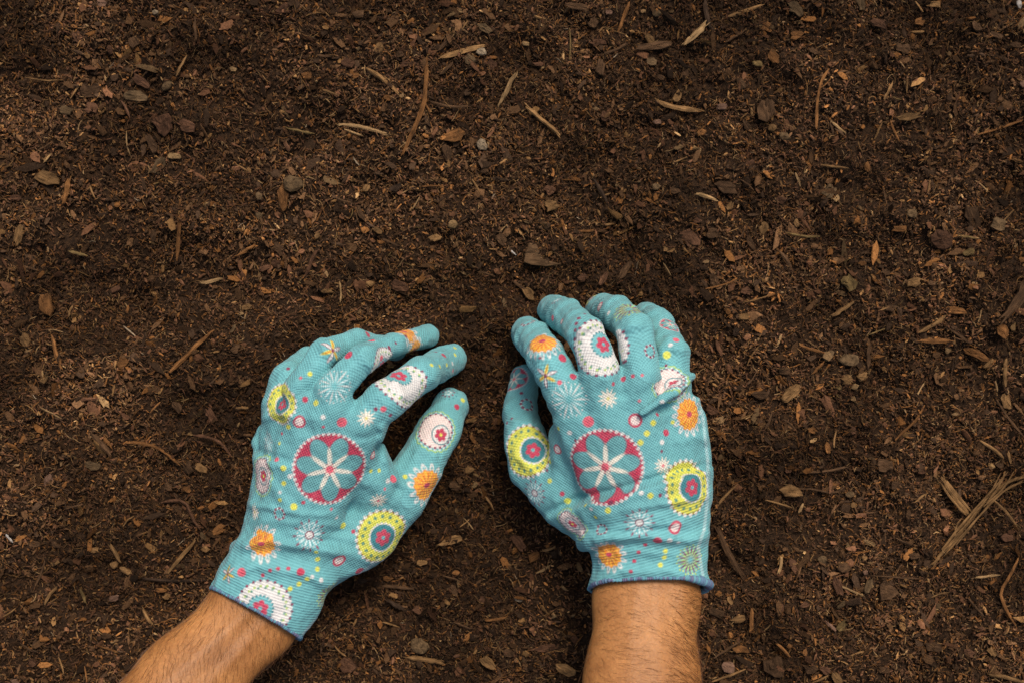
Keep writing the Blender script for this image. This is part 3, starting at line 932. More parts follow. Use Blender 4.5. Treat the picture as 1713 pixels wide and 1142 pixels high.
def build_hand(D, prints, dots, seed):
    ha, hb = W(*D['hem'][0]), W(*D['hem'][1])
    mid = (ha + hb) / 2
    ax = np.array([-(hb - ha)[1], (hb - ha)[0], 0.0]); ax /= np.linalg.norm(ax)         # towards the fingers
    k0, k1 = W(*D['knit'][0], 70), W(*D['knit'][1], 70)
    ku = (k1 - k0)[:2] / np.linalg.norm((k1 - k0)[:2]); kv = np.array([-ku[1], ku[0]])

    def groups(p):
        d = None
        for c in D['palm']:
            d = smin(d, chain(p, c, 6.0, .86), 7.0)
        cf = chain(p, D['cuff'], 4.0, D['cuffflat'])
        d = smin(d, cf, 4.5)
        return d, cf, [chain(p, c, 2.6) for c in D['fingers']]

    def outer(p):
        pd, cf, fs = groups(p)
        f = fs[0]
        for e in fs[1:4]:
            f = smin(f, e, .6)
        f = smin(f, fs[4], 2.0)
        d = smin(pd, f, 3.6)
        for rl in D['rolls']:
            d = smin(d, chain(p, rl, 1.5), 2.0)
        if d is None: d = np.full(len(p), 9.0)
        return d - folds(p, D['folds']) * 1.0 - cloth_noise(p), cf

    def glove(p):
        d, cf = outer(p)
        a = (p - mid) @ ax
        cut = -(a - D['tilt'] * (p[:, 2] - mid[2]))
        d = np.maximum(d, cut)
        cav = np.maximum((9.0 if cf is None else cf) + 2.2 + d * 0, a - 28)
        return np.maximum(d, -cav)

    pts = np.array([W(*q[:3]) for c in D['palm'] + D['fingers'] + [D['cuff']] for q in c])
    lo = pts.min(0) - 48; hi = pts.max(0) + 48
    lo[2] = -4; hi[2] = pts[:, 2].max() + 34
    V, Q = surface_nets(glove, lo, hi, .78)
    V = relax(V, Q, 3)
    Nn = vnormals(V, Q)
    pd, cf, fs = groups(V)
    gid = np.argmin(np.stack([pd - 1.5] + fs, 1), 1)
    # knit coordinates
    K = np.zeros((len(V), 3))
    K[:, 0] = (V[:, :2] - k0[:2]) @ ku; K[:, 1] = (V[:, :2] - k0[:2]) @ kv
    rb = W(*D['ribend'], 80)
    K[:, 2] = np.clip(((rb[:2] - V[:, :2]) @ ku) / 6 + .5, 0, 1) * (gid == 0)
    for f in range(5):
        m = gid == f + 1
        c = D['fingers'][f]
        a, b = W(*c[0][:3]), W(*c[2][:3])
        dirn = (b - a) / np.linalg.norm(b - a)
        side = np.cross(dirn, [0, 0, 1.0]); side /= np.linalg.norm(side); up = np.cross(side, dirn)
        q = V[m] - a
        K[m, 0] = q @ dirn
        K[m, 1] = np.arctan2(q @ side, q @ up) * 11
    wv = np.zeros((len(V), 3))
    wv[:, 0] = np.where(gid == 0, .70 + .12 * K[:, 2], .84)
    # print
    C = np.tile(TEAL, (len(V), 1))
    sx = 856.5 + V[:, 0] / (PXMM * (CAM_H - V[:, 2]) / CAM_H); sy = 571.0 - V[:, 1] / (PXMM * (CAM_H - V[:, 2]) / CAM_H)

    def stamp(kind, c, n, r, rx=1., ry=1., turn=0., ou=0., ov=0., only=None, under=False):
        d = V - c
        dist = np.linalg.norm(d, axis=1)
        ok = (dist < r * 1.12 * max(rx, ry)) & (Nn @ n > -.25)
        if under: ok &= Nn[:, 2] < .02
        if only: ok &= (gid == only) | (gid == 0)
        i = np.nonzero(ok)[0]
        if not len(i): return
        t1 = np.array([1., 0, 0]) - n * n[0]
        if np.linalg.norm(t1) < .2: t1 = np.array([0, 1., 0]) - n * n[1]
        t1 /= np.linalg.norm(t1); t2 = np.cross(n, t1)
        u, v = d[i] @ t1, d[i] @ t2
        pl = np.maximum(np.hypot(u, v), 1e-6)
        s = np.minimum(dist[i] / pl, 3)
        u, v = u * s, v * s
        ct, stt = math.cos(turn), math.sin(turn)
        u, v = (u * ct + v * stt) / (r * rx), (-u * stt + v * ct) / (r * ry)
        motif(Brush(C, i, u, v, .62 / r), kind, (ou, ov))

    g = np.random.default_rng(seed)
    # the rest of the cloth, out of the photograph's sight, carries the same print
    far = np.nonzero(Nn[:, 2] < -.3)[0]
    for j in g.choice(far, 90):
        kd = g.choice(['P', 'C', 'Y', 'W', 'O', 'star', 'burstmaroon', 'yellow', 'white', 'orange'])
        rr = {'P': 3, 'C': 2, 'Y': 2, 'W': 2, 'O': 4, 'star': 6, 'burstmaroon': 9, 'yellow': 13, 'white': 13, 'orange': 11}[str(kd)]
        stamp(str(kd), V[j], Nn[j], float(rr), under=True)
    for q in prints + dots:
        kind, px, py, r = q[:4]
        near = np.nonzero((np.abs(sx - px) < 2.2) & (np.abs(sy - py) < 2.2))[0]
        if not len(near):
            near = np.argsort((sx - px) ** 2 + (sy - py) ** 2)[:30]
        j = near[np.argmax(V[near, 2])]
        m = near[np.abs(V[near, 2] - V[j, 2]) < 3]
        m = m[Nn[m] @ Nn[j] > .4]
        n = Nn[m].mean(0); n /= np.linalg.norm(n)
        only = int(gid[j]) if (gid[j] > 0 and not (kind == 'white' and r == 50)) else None
        stamp(kind, V[j], n, Rpx(r, V[j, 2]), *(list(q[4:9]) + [1., 1., 0., 0., 0.][len(q[4:9]):]), only=only)
    thin = g.uniform(0, .14, (len(V), 1))                                # ground cloth showing through the print
    C = C * (1 - thin) + TEAL * thin
    for (x0, y0), (x1, y1) in zip(D['seam'][:-1], D['seam'][1:]):          # pale seam stitched down the side of the cuff
        L2 = (x1 - x0) ** 2 + (y1 - y0) ** 2
        t = np.clip(((sx - x0) * (x1 - x0) + (sy - y0) * (y1 - y0)) / L2, 0, 1)
        dd = np.hypot(sx - x0 - t * (x1 - x0), sy - y0 - t * (y1 - y0)) * PXMM
        a = (np.clip(1.5 - dd / 1.0, 0, 1) * (Nn[:, 2] > -.1) * .55 * (.7 + .3 * np.sin(K[:, 0] * 4.5)))[:, None]
        C = C * (1 - a) + ICE * a
    return V, Q, Nn, C, K, outer, mid, ax, wv


def loop_tube(name, P, radii, mat, parent, seg=8, cols=None):
    n = len(P)
    T = np.roll(P, -1, 0) - np.roll(P, 1, 0); T /= np.linalg.norm(T, axis=1, keepdims=True)
    cen = P.mean(0)
    A = P - cen; A -= (A * T).sum(1, keepdims=True) * T; A /= np.linalg.norm(A, axis=1, keepdims=True)
    B = np.cross(T, A)
    an = np.arange(seg) * 2 * math.pi / seg
    V = P[:, None] + radii[:, None, None] * (np.cos(an)[None, :, None] * A[:, None] + np.sin(an)[None, :, None] * B[:, None])
    idx = np.arange(n * seg).reshape(n, seg)
    F = np.stack([idx, np.roll(idx, -1, 0), np.roll(np.roll(idx, -1, 0), -1, 1), np.roll(idx, -1, 1)], -1).reshape(-1, 4)
    return link(name, np_mesh(name, V.reshape(-1, 3), F, True, None if cols is None else np.repeat(cols, seg, 0)), mat, parent)


def mat_hem():
    m = bpy.data.materials.new("overlocked_hem")
    t, b = nt(m)
    a = N(t, "ShaderNodeAttribute"); a.attribute_name = "print"
    t.links.new(a.outputs["Color"], b.inputs["Base Color"])
    b.inputs["Roughness"].default_value = 0.85
    return m


M_HEM = mat_hem()
person = bpy.data.objects.new("person", None)
COL.objects.link(person)
tag(person, "person reaching down to the soil with tanned hairy forearms and two flowered teal gloves", "person")


def build_arm(D, seed, label):
    pts = np.array([W(*q[:3]) for q in D['arm']])
    lo = pts.min(0) - 62; hi = pts.max(0) + 62
    A = [W(*q[:3]) for q in D['arm']]
    dirn = (A[2] - A[1]) / np.linalg.norm(A[2] - A[1])
    side = np.cross([0, 0, 1.], dirn); side /= np.linalg.norm(side)

    def f(p):
        d = chain(p, D['arm'], 12.0, D['armflat'])
        if d is None: d = np.full(len(p), 9.0)
        q = p - A[1]
        u, v = q @ dirn, q @ side
        top = np.clip((q[:, 2] - u * dirn[2]) / 12, 0, 1)
        s = 1 if seed == 1 else -1
        ten = 1.5 * np.exp(-((v * s + 3 + u * .10) / 4.0) ** 2) * np.exp(-(u / 75) ** 2)
        ten += .9 * np.exp(-((v * s - 9 - u * .05) / 3.2) ** 2) * np.exp(-(u / 55) ** 2)
        ten -= .9 * np.exp(-((v * s - 3.4) / 3.6) ** 2) * np.exp(-(u / 60) ** 2)
        bone = 2.2 * np.exp(-(((v * s + 22) / 7) ** 2 + ((u - 2) / 12) ** 2))
        vein = .5 * np.exp(-((v * s - 6 - 6 * np.sin(u * .055)) / 1.5) ** 2)
        return d - top * (ten * (1 if seed == 1 else .35) + bone + vein * .6) - .35 * np.sin(p[:, 0] * .09 + p[:, 1] * .06)

    V, Q = surface_nets(f, lo, hi, 1.9)
    V = relax(V, Q, 3)
    Nn = vnormals(V, Q)
    arm = link("arm", np_mesh("arm", V, Q, True), M_SKIN, person)
    arm["label"] = label
    # hair
    g = np.random.default_rng(seed)
    u = (V - A[1]) @ dirn
    w = np.clip((Nn[:, 2] + .25), 0, 1) * (u > -6) * (u < 170)
    n = 3300
    if seed == 2: w = w * (.35 + 1.0 * (((V - A[1]) @ side) * np.sign(side[0]) > 12))
    i = g.choice(len(V), n, p=w / w.sum())
    P0 = V[i] + g.normal(0, .5, (n, 3)); n0 = Nn[i]
    vv = (V[i] - A[1]) @ side
    down = np.array([-.12, -1., 0]) if seed == 1 else np.array([.9, -.30, 0])
    lean = side[None] * 0 * (np.where(vv * (1 if seed == 1 else -1) > 4, .85, .5) * (-1 if seed == 1 else 1))[:, None] + down[None] + .35 * np.sin(V[i] @ np.array([.11, .07, 0]))[:, None] * np.array([[.6, .5, 0]]) + g.normal(0, .17, (n, 3))
    lean -= (lean * n0).sum(1, keepdims=True) * n0
    lean /= np.linalg.norm(lean, axis=1, keepdims=True)
    L = g.uniform(4, 10.5, n)[:, None]
    bend = np.cross(n0, lean) * g.normal(0, .12, (n, 1))
    S = 4
    Pts = []
    for s in range(S):
        t = s / (S - 1)
        Pts.append(P0 - n0 * .2 + lean * L * t + bend * L * t * t + n0 * L * (.26 * t - .20 * t * t))
    Pts = np.stack(Pts, 1)
    wd = np.cross(lean, n0)[:, None] * (g.uniform(.03, .058, n)[:, None, None] * np.array([1, .9, .7, .15])[None, :, None])
    Vh = np.stack([Pts + wd, Pts + n0[:, None] * .09, Pts - wd], 2)
    idx = np.arange(n * S * 3).reshape(n, S, 3)
    Fh = [np.stack([idx[:, :-1, q], idx[:, 1:, q], idx[:, 1:, (q + 1) % 3], idx[:, :-1, (q + 1) % 3]], -1).reshape(-1, 4) for q in (0, 1)]
    hair = link("arm_hair", np_mesh("arm_hair", Vh.reshape(-1, 3), np.concatenate(Fh), False), M_HAIR, arm)
    hair["kind"] = "stuff"
    return arm


for D, pr, dt, seed, lab, alab, hlab in (
        (LEFT, PRINT_L, parse_dots(DOTS_L), 1, "teal flower-print knit glove with its thumb pointing right, on the slanting arm",
         "tanned hairy forearm slanting out at the lower left", "blue overlocked edge of the slanting cuff"),
        (RIGHT, PRINT_R, parse_dots(DOTS_R), 2, "teal flower-print knit glove with its thumb on its left side, cuff bunched at the wrist",
         "tanned hairy forearm running straight down to the bottom edge", "blue rolled overlocked edge of the bunched cuff")):
    V, Q, Nn, C, K, outer, mid, ax, wv = build_hand(D, pr, dt, seed)
    gl = link("garden_glove", np_mesh("garden_glove", V, Q, True, C, {"knit": K, "weave": wv}), M_GLOVE, person)
    gl["label"] = lab
    # the hem: march outwards from the cuff's axis in the plane of its cut
    rad = 420
    sd_ = np.cross(ax, [0, 0, 1.])
    an_ = np.linspace(0, 2 * math.pi, rad, endpoint=False)
    dirs = np.cos(an_)[:, None] * sd_ + np.sin(an_)[:, None] * np.array([0, 0, 1.])
    dirs = dirs + ax * (D['tilt'] * dirs[:, 2])[:, None]
    cc = W(*D['cuff'][0][:3]); c0 = mid.copy(); c0[2] = cc[2]
    c0 = c0 + ax * D['tilt'] * (c0[2] - mid[2]) + ax * .3
    tt = np.full(rad, 8.0)
    for _ in range(60):
        tt -= np.clip(outer(c0 + dirs * tt[:, None])[0], -4, 4) * .7
    g = np.random.default_rng(seed + 40)
    wav = .5 * np.sin(an_ * 9 + seed) + .4 * np.sin(an_ * 17 + 1)
    P = c0 + dirs * (tt - .9)[:, None] + ax * (-.6 + .35 * wav)[:, None]
    rr_ = (1.15 if seed == 1 else 1.2) + .32 * np.sin(an_ * 118 + np.sin(an_ * 11)) + .3 * wav + .12 * g.normal(0, 1, rad) + (0 if seed == 1 else 1.5) * np.exp(-((dirs[:, 0] - .93) / .16) ** 2)
    hc = np.array([lin(92, 124, 152), lin(92, 152, 168), lin(104, 104, 134), lin(100, 152, 168), lin(90, 112, 142)])[np.repeat(g.integers(0, 5, rad // 3), 3)]
    hc = (hc * 2 + np.roll(hc, 1, 0)) / 3
    hem = loop_tube("cuff_hem", P, rr_, M_HEM, gl, 8, hc)
    hem["label"] = hlab
    build_arm(D, seed, alab)

# ------------------------------------------------------------------ pieces lying on the soil that the photograph lets one pick out
def chip_mesh(name, L, Wd, T, g, kind):
    """flat piece of bark (kind chip) or lumpy pebble (kind pebble); L along x, Wd along y, in mm"""
    n = int(g.integers(9, 14))
    th = (np.arange(n) + g.uniform(-.33, .33, n)) * 2 * math.pi / n
    rad = 1 + g.normal(0, .11 if kind == 'pebble' else .15, n)
    if kind == 'chip':                                   # a few straight breaks
        c = np.abs(np.cos(th)) ** 4 + np.abs(np.sin(th)) ** 4
        rad *= np.where(g.random() < .6, c ** -.16, 1)
    x0, y0 = np.cos(th) * rad * L / 2, np.sin(th) * rad * Wd / 2
    if kind == 'chip':
        prof = [(.90, -.75), (1.0, 0.1), (.93, .55), (.55, .62), (.22, .68)]; rough = .16
    else:
        prof = [(.80, -.75), (1.0, 0.0), (.88, .62), (.58, .85), (.22, .92)]; rough = .10
    V = []
    for s, z in prof:
        V.append(np.stack([x0 * s + g.normal(0, .02 * L, n), y0 * s + g.normal(0, .02 * Wd, n), T * (z + g.normal(0, rough, n))], -1))
    warp = g.normal(0, .10) * 1.0
    V = np.concatenate(V + [np.array([[0, 0, T * (prof[-1][1] + .02)]])])
    V[:, 2] += warp * T * 4 * (V[:, 0] / (L / 2)) ** 2 * (.5 if kind == 'chip' else 0)
    F = []
    for k in range(len(prof) - 1):
        for i in range(n):
            j = (i + 1) % n
            F.append((k * n + i, k * n + j, (k + 1) * n + j, (k + 1) * n + i))
    top = (len(prof) - 1) * n
    Ft = [(top + i, top + (i + 1) % n, len(V) - 1, len(V) - 1) for i in range(n)]
    me = bpy.data.meshes.new(name)
    me.from_pydata([tuple(v * .001) for v in V], [], F + [f[:3] for f in Ft])
    return me


def stick_mesh(name, pts, wid, g, frays=0, forks=(), flat=.7):
    """pts (n,3) in mm, local; a tapering, ridged stick with split ends"""
    VV, FF = [], []

    def strand(P, w, taper=(.5, .35), seg=6, fl=flat):
        P = np.asarray(P, float)
        m = max(6, int(np.linalg.norm(np.diff(P, axis=0), axis=1).sum() / 5))
        m = min(m, 16)
        acc = np.concatenate([[0], np.cumsum(np.linalg.norm(np.diff(P, axis=0), axis=1))]); acc /= acc[-1]
        t = np.linspace(0, 1, m)
        Q = np.stack([np.interp(t, acc, P[:, k]) for k in range(3)], -1)
        if len(P) > 2:
            for _ in range(1):
                Q[1:-1] = Q[1:-1] * .5 + (Q[:-2] + Q[2:]) * .25
        Q[1:-1, :2] += g.normal(0, w * .07, (m - 2, 2))
        T = np.gradient(Q, axis=0); T /= np.linalg.norm(T, axis=1, keepdims=True)
        S = np.cross(T, [0, 0, 1.]); S /= np.maximum(np.linalg.norm(S, axis=1, keepdims=True), 1e-6)
        U = np.cross(S, T)
        prof = np.minimum(1, np.minimum(taper[0] + (t / .18), taper[1] + (1 - t) / .18)) * (1 + g.normal(0, .09, m))
        base = 1 + g.normal(0, .16, seg)
        o = sum(len(v) for v in VV)
        an = np.arange(seg) * 2 * math.pi / seg + .4
        R = (w / 2) * prof[:, None] * base[None] * (1 + g.normal(0, .07, (m, seg)))
        V = Q[:, None] + R[..., None] * (np.cos(an)[None, :, None] * S[:, None] + fl * np.sin(an)[None, :, None] * U[:, None])
        ends = np.array([Q[0] - T[0] * w * .3 * g.uniform(.4, 1.5), Q[-1] + T[-1] * w * .3 * g.uniform(.4, 1.5)])
        VV.append(V.reshape(-1, 3)); VV.append(ends)
        for i in range(m - 1):
            for k in range(seg):
                l = (k + 1) % seg
                FF.append((o + i * seg + k, o + i * seg + l, o + (i + 1) * seg + l, o + (i + 1) * seg + k)[::-1])
        for k in range(seg):
            l = (k + 1) % seg
            FF.append((o + k, o + l, o + m * seg))
            FF.append((o + (m - 1) * seg + l, o + (m - 1) * seg + k, o + m * seg + 1))
    pts = np.asarray(pts, float)
    strand(pts, wid)
    for f in forks:
        strand(f, wid * .5)
    d0 = pts[0] - pts[1]; d0 /= np.linalg.norm(d0); d1 = pts[-1] - pts[-2]; d1 /= np.linalg.norm(d1)
    for k in range(frays):
        e, d = (pts[0], d0) if k % 2 else (pts[-1], d1)
        s = np.cross(d, [0, 0, 1.])
        a = e - d * wid * g.uniform(1.2, 2.6) + s * wid * g.uniform(-.3, .3) + np.array([0, 0, wid * .2])
        b_ = e + d * wid * g.uniform(.3, 1.1) + s * wid * g.uniform(-.55, .55) + np.array([0, 0, wid * .15])
        strand([a, (a + b_) / 2, b_], wid * g.uniform(.16, .34), (.7, .2), 4, .8)
    me = bpy.data.meshes.new(name)
    V = np.concatenate(VV)
    me.from_pydata([tuple(v * .001) for v in V], [], FF)
    return me


pieces = []                          # (object, px, py, size px, noun, colour word, explicit label or None)
G = np.random.default_rng(21)


def on_soil(x, y):
    return float(h_soft(np.array([x]), np.array([y]))[0])


def put_chip(px, py, L, Wd, ang, col, noun='bark_chip', label=None, thick=None, lift=2.1):
    peb = noun == 'pebble'
    c = W(px, py, 4)
    Lm, Wm = L * PXMM, Wd * PXMM
    T = thick or (min(Wm, Lm) * (.27 if peb else .17) + (.3 if not peb else 0))
    me = chip_mesh(noun, Lm, Wm, T, G, 'pebble' if peb else 'chip')
    o = link(noun, me, (STONE if peb else BARK)[col])
    e = 3.0
    sx = (on_soil(c[0] + e, c[1]) - on_soil(c[0] - e, c[1])) / (2 * e); sy = (on_soil(c[0], c[1] + e) - on_soil(c[0], c[1] - e)) / (2 * e)
    o.location = (c[0] * .001, c[1] * .001, (on_soil(c[0], c[1]) + T * .45 + lift) * .001)
    o.rotation_euler = (math.atan(sy) * .6 + G.normal(0, .12), -math.atan(sx) * .6 + G.normal(0, .12), -math.radians(ang))
    pieces.append([o, px, py, max(L, Wd), noun, col, label])
    return o


def put_stick(poly, wid, col, noun='wood_splinter', label=None, frays=0, forks=(), lift=2.3, flat=.7):
    Q = np.array([W(x, y, 4) for x, y in poly])
    hz = np.array([on_soil(q[0], q[1]) for q in Q])
    Q[:, 2] = .5 * hz + .5 * hz.max() + wid * PXMM * .3 + lift
    c = (Q[0] + Q[-1]) / 2
    a = math.atan2(Q[-1][1] - Q[0][1], Q[-1][0] - Q[0][0])
    R = np.array([[math.cos(a), math.sin(a), 0], [-math.sin(a), math.cos(a), 0], [0, 0, 1]])
    FK = []
    for f in forks:
        q = np.array([W(x, y, 4) for x, y in f]); q[:, 2] = Q[:, 2].mean()
        FK.append((q - c) @ R.T)
    me = stick_mesh(noun, (Q - c) @ R.T, wid * PXMM, G, frays, FK, flat)
    o = link(noun, me, WOOD[col])
    o.location = tuple(c * .001); o.rotation_euler = (0, 0, a)
    m = np.mean(poly, 0)
    ln = sum(math.dist(p, q) for p, q in zip(poly[:-1], poly[1:]))
    pieces.append([o, m[0], m[1], ln, noun, col, label])
    return o


# --- the big ones, by hand
STK = [
    ([(1562, 943), (1600, 905), (1645, 852), (1682, 812), (1716, 796)], 7, 'tan', 'broken_stick', "thick splintered stick with a frayed end, largest piece at the right", 12,
     ([(1576, 938), (1612, 898), (1655, 850), (1690, 815), (1720, 806)], [(1590, 905), (1630, 858), (1668, 816), (1690, 790)], [(1604, 912), (1640, 866), (1672, 830), (1722, 800)],
      [(1580, 925), (1625, 872), (1660, 828), (1678, 792)], [(1596, 918), (1604, 900), (1600, 880), (1612, 868)], [(1655, 842), (1678, 810), (1686, 788)], [(1650, 848), (1684, 818), (1700, 790)], [(1575, 925), (1610, 880), (1640, 850)], [(1668, 838), (1690, 858), (1708, 886)])),
    ([(1585, 803), (1606, 835), (1632, 866)], 8, 'tan', 'broken_stick', "short thick stick leaning against the large splintered stick", 8, ([(1580, 806), (1600, 838), (1624, 864)], [(1592, 806), (1614, 836), (1634, 858)])),
    ([(714, 98), (713, 140), (711, 172), (694, 215), (674, 259)], 6.5, 'orange', 'forked_twig', "long brown forked twig lying above the left glove near the top", 1, ([(711, 172), (716, 182), (720, 191)],)),
    ([(738, 97), (772, 87), (808, 77)], 8, 'tan', 'wood_splinter', "tan splinter pointing at the two pale pebbles near the top", 3, ()),
    ([(614, 116), (640, 133), (667, 157)], 7, 'tan', 'wood_splinter', "slim yellowish-tan splinter left of the long forked twig", 1, ()),
    ([(566, 206), (600, 211), (646, 223)], 7, 'light', 'wood_splinter', "split two-pronged light splinter left of the forked twig's lower end", 4, ([(575, 215), (590, 221), (606, 226)],)),
    ([(837, 173), (848, 150), (861, 124)], 8.5, 'light', 'wood_splinter', "pale splinter standing steeply right of the forked twig", 3, ()),
    ([(880, 180), (905, 200), (936, 226)], 8, 'tan', 'wood_splinter', "tan splinter slanting down to the right at the upper middle", 2, ()),
    ([(1100, 168), (1130, 180), (1172, 184)], 9, 'tan', 'wood_splinter', "curved tan splinter under the two small tan pebbles at the top", 2, ()),
    ([(1145, 74), (1160, 60), (1179, 41)], 9, 'light', 'wood_splinter', "pale bright splinter near the top edge right of centre", 3, ()),
    ([(1220, 26), (1245, 19), (1273, 8)], 8, 'tan', 'wood_splinter', "tan splinter almost touching the top edge right of centre", 1, ()),
    ([(1034, 52), (1044, 28), (1053, 3)], 6, 'orange', 'twig', "straight brown twig running up to the top edge", 0, ()),
    ([(302, 335), (301, 378), (293, 436)], 6.5, 'orange', 'wood_splinter', "long upright orange-brown splinter at the left", 0, ()),
    ([(286, 622), (318, 592), (356, 554)], 7, 'orange', 'twig', "straight orange-brown twig left of the left glove's knuckles", 1, ()),
    ([(89, 562), (96, 585), (105, 616)], 6.5, 'orange', 'wood_splinter', "short steep orange splinter near the left edge", 1, ()),
    ([(208, 741), (240, 740), (272, 752), (300, 778)], 4.5, 'orange', 'root', "curved thin root arching left of the left glove's cuff", 0, ()),
    ([(325, 727), (358, 731), (372, 742), (386, 762)], 5, 'redbrown', 'root', "bent reddish root just left of the left glove", 0, ()),
    ([(270, 840), (300, 834), (318, 840), (322, 868), (336, 884)], 6.5, 'redbrown', 'root', "hooked reddish root left of the left glove's wrist", 0, ()),
    ([(283, 956), (302, 932), (328, 902)], 6, 'tan', 'wood_splinter', "tan splinter slanting left of the left glove's cuff", 1, ()),
    ([(1366, 216), (1366, 170), (1372, 135), (1386, 116)], 4.2, 'orange', 'forked_twig', "thin upright forked rootlet at the upper right", 0, ([(1372, 148), (1386, 138), (1396, 119)],)),
    ([(1642, 223), (1680, 211), (1716, 199)], 4, 'orange', 'twig', "thin orange twig reaching the right edge near the top", 0, ()),
    ([(1500, 736), (1520, 716), (1535, 705), (1549, 678)], 5, 'orange', 'root', "bent orange root at the right, below the pale pebbles", 0, ()),
    ([(1340, 818), (1362, 817), (1384, 826), (1410, 825), (1416, 814)], 3.4, 'brown', 'root', "wavy brown rootlet below the pebbles at lower right", 0, ()),
    ([(1195, 856), (1212, 832), (1236, 811)], 4, 'tan', 'twig', "thin bowed twig just right of the right glove", 0, ()),
    ([(1203, 885), (1218, 920), (1244, 965)], 9, 'brown', 'root', "rough brown root right of the right glove's cuff", 5, ()),
    ([(683, 1100), (710, 1103), (738, 1107)], 9, 'tan', 'wood_splinter', "tan splinter under the round grey pebble between the arms", 3, ()),
    ([(1705, 934), (1690, 965), (1672, 990), (1680, 1012), (1699, 1044)], 5, 'orange', 'root', "angled orange root near the right edge, lower right", 0, ()),
    ([(1538, 556), (1560, 545), (1582, 528)], 6, 'tan', 'twig', "tan twig slanting upward at the right, above the orange stick", 0, ()),
    ([(1540, 570), (1565, 571), (1592, 570)], 8, 'orange', 'wood_splinter', "horizontal orange stick at the right, halfway down", 2, ()),
    ([(1680, 530), (1698, 500), (1718, 466)], 17, 'brown', 'bark_chunk', "long chunk of brown bark at the right edge", 4, ()),
    ([(240, 966), (290, 970), (346, 969)], 6, 'dark', 'twig', "long dark twig lying left of the left cuff's lower corner", 0, ()),
    ([(1670, 668), (1690, 700), (1716, 732)], 4, 'brown', 'twig', "thin brown twig running off the right edge", 0, ()),
    ([(1338, 577), (1356, 584), (1379, 590)], 5.5, 'orange', 'wood_splinter', "orange splinter beside the large grey pebble at the right", 1, ()),
    ([(1395, 528), (1412, 518), (1429, 506)], 6.5, 'tan', 'wood_splinter', "bright tan splinter above the large grey pebble at the right", 2, ()),
    ([(1641, 737), (1660, 748), (1682, 766)], 6.5, 'tan', 'wood_splinter', "tan splinter above the large splintered stick", 0, ()),
    ([(1686, 600), (1682, 622), (1684, 646)], 6, 'tan', 'wood_splinter', "upright tan splinter near the right edge", 0, ()),
]
for poly, w, col, noun, lab, fr, fk in STK:
    put_stick(poly, w, col, noun, lab, fr, fk)

